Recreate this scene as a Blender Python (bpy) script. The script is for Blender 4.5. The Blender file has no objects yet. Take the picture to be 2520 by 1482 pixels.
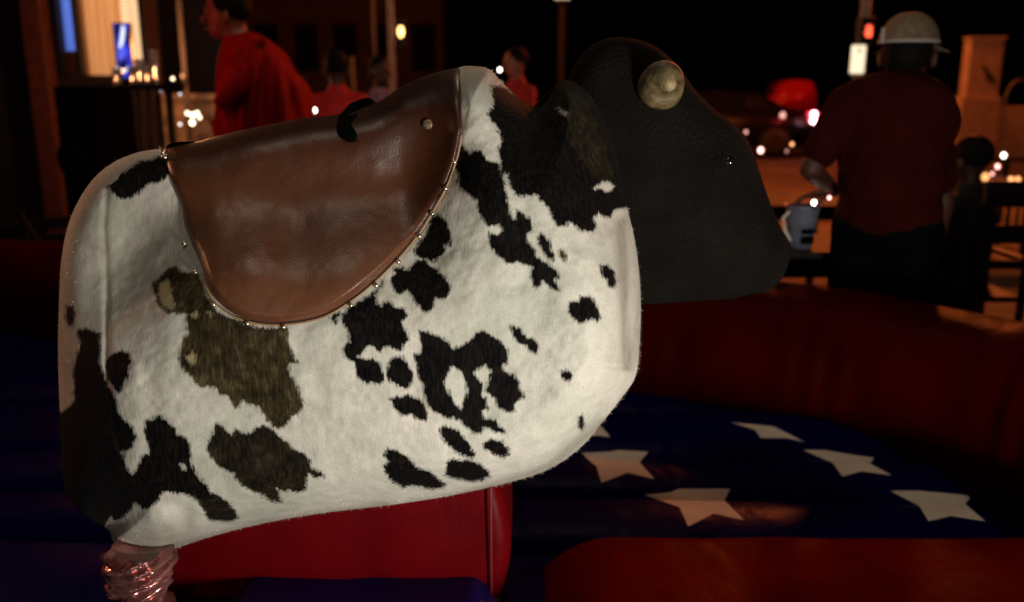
import bpy, bmesh, math, random
import numpy as np
from mathutils import Vector, Matrix
random.seed(7); rng = np.random.default_rng(7)
R = math.radians
scene = bpy.context.scene
C = scene.collection

# ------------------------------------------------------------ camera
PITCH = R(13.5); FPX = 2182.0; CX, CY = 1260.0, 741.0      # focal length in units of a 2520 px wide frame
CAM = Vector((0, 0, 1.5))
cd = bpy.data.cameras.new('camera'); cam = bpy.data.objects.new('camera', cd); C.objects.link(cam)
cam.location = CAM; cam.rotation_euler = (math.pi/2 - PITCH, 0, 0)
cd.sensor_width = 36; cd.lens = 36*FPX/2520; cd.clip_end = 500; cd.clip_start = 0.05
cd.dof.use_dof = True; cd.dof.focus_distance = 1.5; cd.dof.aperture_fstop = 2.4
scene.camera = cam
# ------------------------------------------------------------ world, lamps, exposure
w = bpy.data.worlds.new('World'); scene.world = w; w.use_nodes = True
nt = w.node_tree; bg = nt.nodes['Background']
sky = nt.nodes.new('ShaderNodeTexSky'); sky.sky_type = 'NISHITA'; sky.sun_disc = False
sky.sun_elevation = R(-8); sky.sun_rotation = R(200)
nt.links.new(sky.outputs[0], bg.inputs[0]); bg.inputs[1].default_value = 0.02
scene.view_settings.view_transform = 'Standard'; scene.view_settings.look = 'None'
scene.view_settings.exposure = 0.0
scene.cycles.use_denoising = True
scene.cycles.max_bounces = 5

def lamp(name, kind, loc, energy, color, size=0.1, target=None, **kw):
    l = bpy.data.lights.new(name, kind); l.energy = energy; l.color = color
    if kind == 'AREA': l.shape = 'DISK'; l.size = size
    else: l.shadow_soft_size = size
    for k, v in kw.items(): setattr(l, k, v)
    o = bpy.data.objects.new(name, l); C.objects.link(o); o.location = loc
    if target is not None:
        o.rotation_euler = (Vector(target)-Vector(loc)).to_track_quat('-Z', 'Y').to_euler()
    return o
# venue flood lamp beside the photographer, sodium street lamps beyond the arena, added sheen lamps for the saddle
lamp('flood_lamp', 'AREA', (0.95, -0.10, 0.64), 40, (1.0, 0.94, 0.84), 0.30, (0.1, 1.5, 1.05))
lamp('saddle_sheen_left', 'AREA', (-0.72, 0.0, 0.62), 0.9, (1.0, 0.88, 0.72), 0.22, (-0.4, 1.5, 1.0))  # added lamp, low near the camera, for the left sheen on the saddle
lamp('sodium_street_light', 'POINT', (5.0, 14.5, 6.5), 1400, (1.0, 0.17, 0.03), 0.25)
lamp('sodium_patio_light', 'POINT', (4.5, 9.2, 3.0), 300, (1.0, 0.18, 0.035), 0.15)
lamp('sodium_side_light', 'POINT', (-3.4, 4.6, 3.6), 6, (1.0, 0.42, 0.16), 0.2)
lamp('sodium_near_light', 'POINT', (3.1, 1.5, 2.0), 2.5, (1.0, 0.34, 0.10), 0.12)
lamp('sodium_street_light_far', 'POINT', (-7.2, 19.0, 4.6), 1900, (1.0, 0.30, 0.06), 0.25)
lamp('red_bar_light', 'POINT', (-1.9, 3.7, 1.7), 5, (1.0, 0.10, 0.05), 0.2)
lamp('saddle_sheen_top', 'POINT', (-0.95, 0.25, 4.3), 50, (1.0, 0.86, 0.70), 0.22)  # added lamp, placed so its reflection gives sheen on the lower saddle
lamp('overhead_lamp', 'POINT', (0.3, 3.6, 4.4), 55, (1.0, 0.72, 0.50), 0.15)
lamp('sodium_rim_light', 'SPOT', (-2.7, 2.5, 1.75), 55, (1.0, 0.40, 0.20), 0.06, (-.88, 1.65, .98), spot_size=R(34), spot_blend=.6)
lamp('sodium_rim_light_right', 'SPOT', (2.6, 2.3, 2.1), 26, (1.0, 0.36, 0.2), 0.06, (.35, 1.65, .98), spot_size=R(30), spot_blend=.6)

# ------------------------------------------------------------ helpers
sp_, cp_ = math.sin(PITCH), math.cos(PITCH)
def P(u, v, Y):
    x = (u-CX)/FPX; y = (CY-v)/FPX
    k = Y/(cp_ + y*sp_)
    return Vector((CAM.x + x*k, Y, CAM.z + (-sp_ + y*cp_)*k))
def Pn(u, v, Y):
    x = (u-CX)/FPX; y = (CY-v)/FPX
    k = Y/(cp_ + y*sp_)
    return np.stack([CAM.x + x*k, Y + 0*k, CAM.z + (-sp_ + y*cp_)*k], -1)
def proj(p):
    d = p - np.array(CAM)
    f = d[..., 1]*cp_ - d[..., 2]*sp_
    up = d[..., 1]*sp_ + d[..., 2]*cp_
    return CX + FPX*d[..., 0]/f, CY - FPX*up/f

def setp(o, label=None, cat=None, group=None, kind=None):
    if label: o['label'] = label
    if cat: o['category'] = cat
    if group: o['group'] = group
    if kind: o['kind'] = kind
    return o
def link(name, me, m=None, parent=None, smooth=True):
    o = bpy.data.objects.new(name, me); C.objects.link(o)
    if m is not None:
        for mm in (m if isinstance(m, (list, tuple)) else [m]): me.materials.append(mm)
    if smooth: me.polygons.foreach_set('use_smooth', [True]*len(me.polygons))
    if parent is not None:
        o.parent = parent; o.matrix_parent_inverse = Matrix.Translation(-parent.location) @ Matrix.Identity(4)
        if parent.parent is not None: o.matrix_parent_inverse = Matrix.Identity(4)
    return o
def thing(name, label, cat, loc=(0, 0, 0), group=None):
    o = bpy.data.objects.new(name, None); C.objects.link(o); o.location = loc; o.empty_display_size = 0.1
    return setp(o, label, cat, group)
def arr_mesh(name, V, F):
    me = bpy.data.meshes.new(name); me.from_pydata([tuple(p) for p in V], [], F); me.update(); return me
def bm_obj(name, bm, m, parent=None, smooth=False):
    me = bpy.data.meshes.new(name); bmesh.ops.recalc_face_normals(bm, faces=bm.faces); bm.to_mesh(me); bm.free()
    return link(name, me, m, parent, smooth)
def box(bm, a, b, bev=0.0):
    a, b = Vector(a), Vector(b); c = (a+b)/2; s = b-a
    r = bmesh.ops.create_cube(bm, size=1.0, matrix=Matrix.Translation(c) @ Matrix.Diagonal((abs(s.x), abs(s.y), abs(s.z), 1)))
    if bev > 0:
        es = list({e for v in r['verts'] for e in v.link_edges})
        bmesh.ops.bevel(bm, geom=es, offset=bev, segments=2, affect='EDGES', profile=0.6)
def cyl(bm, a, b, r0, r1=None, seg=16):
    a, b = Vector(a), Vector(b); r1 = r0 if r1 is None else r1
    d = b-a; L = d.length
    q = Vector((0, 0, 1)).rotation_difference(d.normalized()).to_matrix().to_4x4()
    bmesh.ops.create_cone(bm, cap_ends=True, segments=seg, radius1=r0, radius2=r1, depth=L, matrix=Matrix.Translation((a+b)/2) @ q)
def ball(bm, c, r, sc=(1, 1, 1), rot=None, sub=2):
    m = Matrix.Translation(c)
    if rot is not None: m = m @ rot.to_4x4()
    bmesh.ops.create_icosphere(bm, subdivisions=sub, radius=r, matrix=m @ Matrix.Diagonal((*sc, 1)))
def tube_np(pts, r, seg=8, closed=False):
    pts = [Vector(p) for p in pts]; n = len(pts); V = []; F = []
    rr = [float(q_) for q_ in r] if isinstance(r, (list, tuple)) else [float(r)]*n
    up = Vector((0.13, 0.2, 1)).normalized()
    for i, p in enumerate(pts):
        t = (pts[(i+1) % n]-pts[i-1]) if closed else (pts[min(i+1, n-1)]-pts[max(i-1, 0)])
        t.normalize(); a = t.cross(up)
        if a.length < 1e-3: a = t.cross(Vector((1, 0, 0)))
        a.normalize(); b = t.cross(a)
        for k in range(seg):
            th = 2*math.pi*k/seg; V.append(p + rr[i]*(a*math.cos(th)+b*math.sin(th)))
    m = n if closed else n-1
    for i in range(m):
        for k in range(seg):
            j = (i+1) % n; F.append((i*seg+k, i*seg+(k+1) % seg, j*seg+(k+1) % seg, j*seg+k))
    if not closed:
        F.append(tuple(range(seg))[::-1]); F.append(tuple((n-1)*seg+k for k in range(seg)))
    return V, F
def tube(name, pts, r, m, parent=None, seg=8, closed=False):
    V, F = tube_np(pts, r, seg, closed); return link(name, arr_mesh(name, V, F), m, parent)
def cat(pts, n=12, closed=False):           # Catmull-Rom through points (numpy)
    p = np.array(pts, float); out = []
    N = len(p); rngi = range(N if closed else N-1)
    for i in rngi:
        if closed: a, b, c, d = p[i-1], p[i], p[(i+1) % N], p[(i+2) % N]
        else: a, b, c, d = p[max(i-1, 0)], p[i], p[i+1], p[min(i+2, N-1)]
        for k in range(n):
            t = k/n
            out.append(0.5*((2*b)+(-a+c)*t+(2*a-5*b+4*c-d)*t*t+(-a+3*b-3*c+d)*t**3))
    if not closed: out.append(p[-1])
    return np.array(out)
def seg_dist(x, y, poly, closed=True):
    """unsigned distance from points to a polyline"""
    best = np.full(x.shape, 1e9); n = len(poly)
    for i in range(n if closed else n-1):
        a = poly[i]; b = poly[(i+1) % n]; ex, ey = b-a; L = ex*ex+ey*ey+1e-9
        t = np.clip(((x-a[0])*ex+(y-a[1])*ey)/L, 0, 1)
        d = (x-a[0]-t*ex)**2+(y-a[1]-t*ey)**2
        np.minimum(best, d, out=best)
    return np.sqrt(best)
def inside(x, y, poly):
    c = np.zeros(x.shape, bool); n = len(poly)
    for i in range(n):
        x0, y0 = poly[i-1]; x1, y1 = poly[i]
        cr = ((y0 > y) != (y1 > y)) & (x < (x1-x0)*(y-y0)/((y1-y0) if y1 != y0 else 1e-9)+x0)
        c ^= cr
    return c
def sdf(x, y, poly, lim=60):
    """positive inside"""
    poly = np.array(poly, float); out = np.full(x.shape, -float(lim))
    m = (x > poly[:, 0].min()-lim) & (x < poly[:, 0].max()+lim) & (y > poly[:, 1].min()-lim) & (y < poly[:, 1].max()+lim)
    if m.any():
        xx, yy = x[m], y[m]; d = seg_dist(xx, yy, poly); s = np.where(inside(xx, yy, poly), d, -d)
        out[m] = np.clip(s, -lim, 1e3)
    return out
def vnoise(x, y, s, seed=0):                # smooth value noise, numpy
    g = np.random.default_rng(seed).random((256, 256)); x = x/s+1000; y = y/s+1000
    xi = np.floor(x).astype(int); yi = np.floor(y).astype(int); fx = x-xi; fy = y-yi
    fx = fx*fx*(3-2*fx); fy = fy*fy*(3-2*fy); a = g[xi % 256, yi % 256]; b = g[(xi+1) % 256, yi % 256]
    c = g[xi % 256, (yi+1) % 256]; d = g[(xi+1) % 256, (yi+1) % 256]
    return (a*(1-fx)+b*fx)*(1-fy)+(c*(1-fx)+d*fx)*fy-0.5
def fattr(me, name, vals):
    a = me.attributes.new(name, 'FLOAT', 'POINT'); a.data.foreach_set('value', np.asarray(vals, np.float32).ravel())

# ------------------------------------------------------------ materials
def mat(name, col, rough=0.6, metal=0.0, noise=0.0, nscale=20, bump=0.0, bscale=60, spec=0.5, emis=None, estr=0, coat=0, sheen=0, trans=0, stretch=(1, 1, 1), alpha=1):
    m = bpy.data.materials.new(name); m.use_nodes = True; t = m.node_tree; b = t.nodes['Principled BSDF']
    b.inputs['Base Color'].default_value = (*col, 1); b.inputs['Roughness'].default_value = rough
    b.inputs['Metallic'].default_value = metal; b.inputs['Specular IOR Level'].default_value = spec
    b.inputs['Coat Weight'].default_value = coat; b.inputs['Sheen Weight'].default_value = sheen
    b.inputs['Transmission Weight'].default_value = trans; b.inputs['Alpha'].default_value = alpha
    if emis: b.inputs['Emission Color'].default_value = (*emis, 1); b.inputs['Emission Strength'].default_value = estr
    tc = t.nodes.new('ShaderNodeTexCoord'); mp = t.nodes.new('ShaderNodeMapping'); mp.inputs['Scale'].default_value = stretch
    t.links.new(tc.outputs['Object'], mp.inputs[0])
    if noise:
        n = t.nodes.new('ShaderNodeTexNoise'); n.inputs['Scale'].default_value = nscale; n.inputs['Detail'].default_value = 5
        t.links.new(mp.outputs[0], n.inputs['Vector'])
        r = t.nodes.new('ShaderNodeValToRGB'); r.color_ramp.elements[0].position = 0.3; r.color_ramp.elements[1].position = 0.7
        r.color_ramp.elements[0].color = (*[c*(1-noise) for c in col], 1); r.color_ramp.elements[1].color = (*[min(1, c*(1+noise)) for c in col], 1)
        t.links.new(n.outputs[0], r.inputs[0]); t.links.new(r.outputs[0], b.inputs['Base Color'])
    if bump:
        n = t.nodes.new('ShaderNodeTexNoise'); n.inputs['Scale'].default_value = bscale; n.inputs['Detail'].default_value = 6
        t.links.new(mp.outputs[0], n.inputs['Vector'])
        bp = t.nodes.new('ShaderNodeBump'); bp.inputs['Strength'].default_value = bump; bp.inputs['Distance'].default_value = 0.01
        t.links.new(n.outputs[0], bp.inputs['Height']); t.links.new(bp.outputs[0], b.inputs['Normal'])
    return m
def N(t, typ, **kw):
    n = t.nodes.new(typ)
    for k, v in kw.items():
        if k in n.inputs: n.inputs[k].default_value = v
        else: setattr(n, k, v)
    return n

def hide_material():
    m = bpy.data.materials.new('cow_hide'); m.use_nodes = True; t = m.node_tree; b = t.nodes['Principled BSDF']; L = t.links.new
    tc = N(t, 'ShaderNodeTexCoord')
    mp = N(t, 'ShaderNodeMapping'); mp.inputs['Rotation'].default_value = (0, R(30), 0); mp.inputs['Scale'].default_value = (240, 240, 46)
    L(tc.outputs['Object'], mp.inputs[0])
    fur = N(t, 'ShaderNodeTexNoise', Scale=1.0, Detail=4.0); L(mp.outputs[0], fur.inputs['Vector'])
    def attr(n):
        a = N(t, 'ShaderNodeAttribute'); a.attribute_name = n; return a.outputs['Fac']
    def math_(op, a, b_):
        n = N(t, 'ShaderNodeMath', operation=op)
        for i, q in enumerate((a, b_)):
            if isinstance(q, (int, float)): n.inputs[i].default_value = q
            else: L(q, n.inputs[i])
        return n.outputs[0]
    jag = math_('MULTIPLY', math_('SUBTRACT', fur.outputs[0], 0.5), 20.0)
    def mask(name, soft=4.5):
        s = math_('ADD', attr(name), jag)
        r = N(t, 'ShaderNodeMapRange'); r.inputs['From Min'].default_value = -soft; r.inputs['From Max'].default_value = soft
        L(s, r.inputs['Value']); return r.outputs[0]
    def mix(f, a, c):
        n = N(t, 'ShaderNodeMix', data_type='RGBA')
        if isinstance(f, (int, float)): n.inputs[0].default_value = f
        else: L(f, n.inputs[0])
        for i, q in ((6, a), (7, c)):
            if isinstance(q, tuple): n.inputs[i].default_value = (*q, 1)
            else: L(q, n.inputs[i])
        return n.outputs[2]
    big = N(t, 'ShaderNodeTexNoise', Scale=5.5, Detail=3.0); L(tc.outputs['Object'], big.inputs['Vector'])
    mid = N(t, 'ShaderNodeTexNoise', Scale=38.0, Detail=4.0); L(tc.outputs['Object'], mid.inputs['Vector'])
    fine = N(t, 'ShaderNodeTexNoise', Scale=420.0, Detail=2.0); L(tc.outputs['Object'], fine.inputs['Vector'])
    rb = N(t, 'ShaderNodeValToRGB'); e = rb.color_ramp.elements; e[0].position = .36; e[1].position = .62
    e[0].color = (.58, .585, .50, 1); e[1].color = (.78, .74, .66, 1); L(big.outputs[0], rb.inputs[0])
    white = rb.outputs[0]
    rf = N(t, 'ShaderNodeValToRGB'); e = rf.color_ramp.elements; e[0].position = .3; e[1].position = .7
    e[0].color = (.80, .80, .78, 1); e[1].color = (1, 1, 1, 1); L(mid.outputs[0], rf.inputs[0])
    mm = N(t, 'ShaderNodeMix', data_type='RGBA', blend_type='MULTIPLY'); mm.inputs[0].default_value = .8; L(white, mm.inputs[6]); L(rf.outputs[0], mm.inputs[7])
    rf2 = N(t, 'ShaderNodeValToRGB'); e = rf2.color_ramp.elements; e[0].position = .3; e[1].position = .7
    e[0].color = (.72, .72, .72, 1); e[1].color = (1.1, 1.1, 1.1, 1); L(fine.outputs[0], rf2.inputs[0])
    m2 = N(t, 'ShaderNodeMix', data_type='RGBA', blend_type='MULTIPLY'); m2.inputs[0].default_value = .55; L(mm.outputs[2], m2.inputs[6]); L(rf2.outputs[0], m2.inputs[7])
    # brown patches: streaks of dark, olive and tan hair
    rbr = N(t, 'ShaderNodeValToRGB'); e = rbr.color_ramp.elements; e[0].position = .33; e[0].color = (.014, .011, .006, 1); e[1].position = .80; e[1].color = (.17, .13, .066, 1)
    e2 = rbr.color_ramp.elements.new(.52); e2.color = (.046, .034, .015, 1)
    fm = N(t, 'ShaderNodeMath', operation='MULTIPLY_ADD'); L(mid.outputs[0], fm.inputs[0]); fm.inputs[1].default_value = .62; fq = math_('MULTIPLY', fur.outputs[0], .55); L(fq, fm.inputs[2]); fs_ = math_('SUBTRACT', fm.outputs[0], .10); L(fs_, rbr.inputs[0])
    dk = N(t, 'ShaderNodeValToRGB'); e = dk.color_ramp.elements; e[0].position = .42; e[0].color = (.0022, .0022, .003, 1); e[1].position = .80; e[1].color = (.016, .011, .007, 1); L(fur.outputs[0], dk.inputs[0])
    dirt_falloff = mix(math_('MULTIPLY', attr('dirt_falloff'), mid.outputs[0]), m2.outputs[2], (.19, .15, .11))
    c = mix(mask('blk'), dirt_falloff, dk.outputs[0])
    c = mix(mask('brn'), c, rbr.outputs[0])
    c = mix(mask('dbr'), c, mix(0.28, dk.outputs[0], rbr.outputs[0]))
    c = mix(mask('tan'), c, (.36, .30, .17))
    L(c, b.inputs['Base Color'])
    b.inputs['Roughness'].default_value = .72; b.inputs['Specular IOR Level'].default_value = .05
    b.inputs['Sheen Weight'].default_value = .01
    bp = N(t, 'ShaderNodeBump'); bp.inputs['Strength'].default_value = .32; bp.inputs['Distance'].default_value = .002
    L(fur.outputs[0], bp.inputs['Height'])
    bp2 = N(t, 'ShaderNodeBump'); bp2.inputs['Strength'].default_value = .2; bp2.inputs['Distance'].default_value = .010
    L(mid.outputs[0], bp2.inputs['Height']); L(bp.outputs[0], bp2.inputs['Normal']); L(bp2.outputs[0], b.inputs['Normal'])
    return m
M_hide = hide_material()
def leather_material():
    m = bpy.data.materials.new('brown_leather'); m.use_nodes = True; t = m.node_tree; b = t.nodes['Principled BSDF']; L = t.links.new
    tc = N(t, 'ShaderNodeTexCoord')
    n1 = N(t, 'ShaderNodeTexNoise', Scale=7.0, Detail=6.0, Roughness=.6); L(tc.outputs['Object'], n1.inputs['Vector'])
    r = N(t, 'ShaderNodeValToRGB'); e = r.color_ramp.elements; e[0].position = .35; e[0].color = (.034, .008, .003, 1); e[1].position = .68; e[1].color = (.088, .024, .007, 1)
    L(n1.outputs[0], r.inputs[0])
    at_ = N(t, 'ShaderNodeAttribute'); at_.attribute_name = 'height_tone'
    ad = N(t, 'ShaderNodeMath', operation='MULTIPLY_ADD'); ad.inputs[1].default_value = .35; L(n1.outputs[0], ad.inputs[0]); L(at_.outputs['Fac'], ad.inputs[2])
    rp_ = N(t, 'ShaderNodeValToRGB'); e = rp_.color_ramp.elements; e[0].position = .16; e[0].color = (.026, .006, .003, 1); e[1].position = 1.1; e[1].color = (.155, .056, .024, 1)  # leather runs from dark brown at the saddle top to paler brown below
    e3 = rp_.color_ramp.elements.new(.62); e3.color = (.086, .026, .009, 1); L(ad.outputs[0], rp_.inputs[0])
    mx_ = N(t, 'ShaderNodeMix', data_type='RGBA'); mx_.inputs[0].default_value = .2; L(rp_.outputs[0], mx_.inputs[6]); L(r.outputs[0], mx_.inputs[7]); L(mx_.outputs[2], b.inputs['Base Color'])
    n2 = N(t, 'ShaderNodeTexNoise', Scale=16.0, Detail=5.0); L(tc.outputs['Object'], n2.inputs['Vector'])
    rr = N(t, 'ShaderNodeMapRange'); rr.inputs['To Min'].default_value = .34; rr.inputs['To Max'].default_value = .50; L(n2.outputs[0], rr.inputs['Value']); L(rr.outputs[0], b.inputs['Roughness'])
    v = N(t, 'ShaderNodeTexVoronoi', Scale=330.0); L(tc.outputs['Object'], v.inputs['Vector'])
    bp = N(t, 'ShaderNodeBump'); bp.inputs['Strength'].default_value = .25; bp.inputs['Distance'].default_value = .001; L(v.outputs['Distance'], bp.inputs['Height'])
    bp2 = N(t, 'ShaderNodeBump'); bp2.inputs['Strength'].default_value = .10; bp2.inputs['Distance'].default_value = .007; L(n2.outputs[0], bp2.inputs['Height']); L(bp.outputs[0], bp2.inputs['Normal']); L(bp2.outputs[0], b.inputs['Normal'])
    b.inputs['Specular IOR Level'].default_value = .65
    return m
M_leather = leather_material()
M_pipe = mat('tan_piping', (.34, .20, .11), .5)
M_stud = mat('brass_stud', (.85, .72, .55), .28, metal=1)
M_foam = mat('charcoal_foam', (.0078, .0064, .0052), 1.0, noise=.35, nscale=9, bump=.8, bscale=150, spec=.08)
M_black = mat('black_webbing', (.0015, .0015, .002), .9, spec=.03)
M_red = mat('red_vinyl', (.034, .0003, .0002), .42, noise=.3, nscale=4, bump=.6, bscale=16, spec=.008)
M_redped = mat('red_vinyl_cover', (.095, .0008, .0025), .42, noise=.2, nscale=9, bump=.5, bscale=11, spec=.05)
M_bluepad = mat('blue_vinyl', (.003, .0025, .06), .36, noise=.2, nscale=5, bump=.5, bscale=13, spec=.2)
M_skin = mat('skin', (.42, .20, .12), .55, noise=.08, nscale=30)
M_hair = mat('dark_hair', (.005, .004, .003), .7, spec=.1, bump=.5, bscale=90)
M_steel = mat('dark_painted_steel', (.008, .008, .009), .5, spec=.3)
M_wood_dk = mat('dark_stained_wood', (.010, .006, .004), .6, spec=.2, noise=.3, nscale=20, stretch=(1, 1, 8))
def emat(name, col, s, base=(0.02, 0.02, 0.02)): return mat(name, base, .5, emis=col, estr=s)

# ------------------------------------------------------------ traced outlines (2520 px frame) -> real solids
def T(x0, y0, s, pts): return [((x0+a*s)/1.52381, (y0+b*s)/1.52381) for a, b in pts]
def T1(p): return T(200, 900, .43651, p)
def T2(p): return T(200, 1500, .43651, p)
def T3(p): return T(1250, 1150, .47231, p)
def T4(p): return T(1450, 700, .39683, p)
def T5(p): return T(1650, 200, .37106, p)
def T7(p): return T(600, 800, .47619, p)

YM = 1.62; HW = 0.25; YF = YM-HW
outer = [(395, 368), (340, 375), (280, 400), (230, 440), (190, 500), (165, 565), (150, 650), (145, 760), (143, 880), (147, 1000),
         (150, 1100), (156, 1190), (180, 1240), (228, 1282), (268, 1305), (282, 1335), (325, 1358), (380, 1365), (435, 1350), (520, 1322), (640, 1291),
         (780, 1266), (950, 1245), (1100, 1222), (1240, 1191), (1350, 1155), (1430, 1100), (1482, 1040), (1530, 978), (1564, 925), (1574, 840),
         (1577, 750), (1572, 660), (1560, 580), (1547, 525), (1540, 480), (1526, 420), (1512, 370), (1492, 310), (1470, 262), (1440, 220),
         (1405, 198), (1372, 206), (1345, 240), (1318, 262), (1290, 250), (1255, 222), (1225, 192), (1200, 169), (1165, 163), (1130, 166),
         (1090, 174), (1040, 190), (981, 218), (925, 253), (831, 281), (753, 290), (650, 309), (550, 331), (488, 347), (430, 356)]
lowered = {i: q for i, q in enumerate(outer)}
body_pts = []
for i, (a, b) in enumerate(outer):
    if i >= 51: b += 14
    body_pts.append((a, b))
OUT = cat(outer, 6, True); BODY = cat(body_pts, 6, True)

def depth(u, v, poly):
    d = seg_dist(u, v, poly)
    st = lambda a: np.clip(a, 0, 1)**2*(3-2*np.clip(a, 0, 1))
    wt = st((760-v)/420); wl = st((520-u)/300); 
    Rr = 135 + 190*wt + 110*wl*(1-wt*.5)
    m = np.minimum(d/Rr, 1)
    q = 1-np.sqrt(np.maximum(0, 1-(1-m)**2))
    t = .82*(1-.85*st((u-980)/240))*st((840-v)/600)*(1-(1-m)**2) + .10*st((v-900)/400)*(1-(1-m)**2) + (.10*st((420-u)/260)+.50*st((540-u)/340)*st((980-v)/330))*(1-(1-m)**2); t = np.minimum(t, .85)
    h = HW*(t+(1-t)*q)
    return h
def gz(u, v, a, b, sa, sb): return np.exp(-((u-a)/sa)**2-((v-b)/sb)**2)
def body_extra(u, v):
    e = 0*u
    e += .007*np.exp(-(seg_dist(u, v, np.array([(1528., 545.), (1536., 700.), (1545., 900.)]), False)/11)**2)
    e -= .008*np.exp(-(seg_dist(u, v, np.array([(1556., 560.), (1562., 700.), (1562., 880.)]), False)/11)**2)
    e += .006*np.exp(-(seg_dist(u, v, np.array([(262., 470.), (255., 560.), (262., 700.), (262., 950.), (300., 1120.)]), False)/9)**2)
    e += .004*np.exp(-(seg_dist(u, v, np.array([(1450., 900.), (1570., 905.)]), False)/5)**2)
    e -= .016*gz(u, v, 385, 1278, 40, 34) + .014*gz(u, v, 305, 1315, 34, 30) - .010*gz(u, v, 455, 1290, 20, 45)
    e += 0
    e += .012*vnoise(u, v, 120, 3) + .005*vnoise(u, v, 46, 4) + .0018*vnoise(u, v, 16, 5)
    return e

def polar(poly, c, rings, power=1.5):
    c = np.array(c, float); s = 1-(1-np.linspace(0, 1, rings+1)[1:])**power
    g = c + s[:, None, None]*(poly[None]-c)
    return g[..., 0], g[..., 1]       # rings x n
def solid(name, poly, c, rings, dfun, ym, m, parent, attrs=None, res=None, power=1.5, fuzz=0, mirror=True):
    """front surface from depth function, mirrored about y = ym and closed at the rim"""
    if res: 
        L = np.r_[0, np.cumsum(np.hypot(*(np.roll(poly, -1, 0)-poly).T))]; pc = np.vstack([poly, poly[:1]])
        s = np.linspace(0, L[-1], res, endpoint=False); poly = np.stack([np.interp(s, L, pc[:, 0]), np.interp(s, L, pc[:, 1])], -1)
    u, v = polar(poly, c, rings, power); n = len(poly)
    uu = np.r_[c[0], u.ravel()]; vv = np.r_[c[1], v.ravel()]
    Y = dfun(uu, vv); Y[-n:] = ym
    V = Pn(uu, vv, Y); nv = len(V)
    F = [(0, 1+(k+1) % n, 1+k) for k in range(n)]
    for i in range(rings-1):
        a = 1+i*n; b = a+n
        F += [(a+k, a+(k+1) % n, b+(k+1) % n, b+k) for k in range(n)]
    allV = V; nf = len(F)
    if mirror:
        B = V.copy(); B[:, 1] = 2*ym-B[:, 1]
        mp = np.arange(nv)+nv; mp[-n:] = np.arange(nv-n, nv)      # rim shared
        allV = np.vstack([V, B[:nv-n]])
        F += [tuple(int(mp[j]) for j in f[::-1]) for f in F[:nf]]
    vals = {}
    if attrs:
        A = attrs(uu, vv)
        for k, x in A.items(): vals[k] = np.r_[x, x[:nv-n]] if mirror else x
    if fuzz:                          # short hairs standing off the hide, mostly near the silhouette
        cen = Vector(P(*c, ym)); HV = []; HF = []; HA = {k: [] for k in vals}; base = len(allV)
        for _ in range(fuzz):
            ring = rings-1-int(abs(random.gauss(0, 1))*rings*.10); ring = max(3, ring); k = random.randrange(n)
            idx = 1+ring*n+k
            if idx >= nv: continue
            p = Vector(V[idx]); o = Vector((p.x-cen.x, (p.y-ym)*.7, p.z-cen.z)).normalized()
            side = random.random() < .5
            if side: p.y = 2*ym-p.y; o.y = -o.y
            d = (o*.75+Vector((.35, 0, -.55))+Vector((random.gauss(0, .25), random.gauss(0, .25), random.gauss(0, .25)))).normalized()
            l = random.uniform(.003, .0075); wd = Vector((random.gauss(0, 1), random.gauss(0, 1), random.gauss(0, 1))).normalized()*.0006
            b = base+len(HV); HV += [p-wd-o*.001, p+wd-o*.001, p+d*l]; HF.append((b, b+1, b+2))
            for q in HA: HA[q] += [vals[q][idx]]*3
        allV = np.vstack([allV, np.array([tuple(h) for h in HV])]); F += HF
        for q in HA: vals[q] = np.r_[vals[q], HA[q]]
    me = arr_mesh(name, allV, F)
    for k, x in vals.items(): fattr(me, k, x)
    return link(name, me, m, parent)

# hide pattern: signed distances to the traced patches
big_left = T1([(215, 770), (300, 760), (400, 800), (405, 950), (400, 1040), (430, 1150), (480, 1260), (550, 1375)]) + T2([
    (555, 60), (555, 120), (620, 180), (690, 250), (710, 320), (690, 400), (640, 430), (580, 450), (620, 540), (680, 640), (720, 560), (760, 480), (830, 470),
    (800, 350), (780, 250), (800, 190), (900, 130), (980, 170), (1040, 240), (1060, 290), (1120, 310), (1180, 390), (1190, 480), (1190, 560), (1250, 650),
    (1330, 740), (1350, 800), (1420, 820), (1490, 870), (1560, 950), (1600, 1010), (1540, 1040), (1430, 1050), (1340, 1030), (1290, 940), (1240, 870), (1180, 820),
    (1100, 810), (1000, 795), (940, 800), (890, 880), (830, 930), (760, 935), (700, 890), (650, 960), (600, 1020), (540, 1040), (500, 1000), (430, 1100), (-200, 1100), (-200, 200), (60, 100), (150, 40)]) + T1([
    (180, 1375), (170, 1100), (230, 900), (200, 800)])
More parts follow.
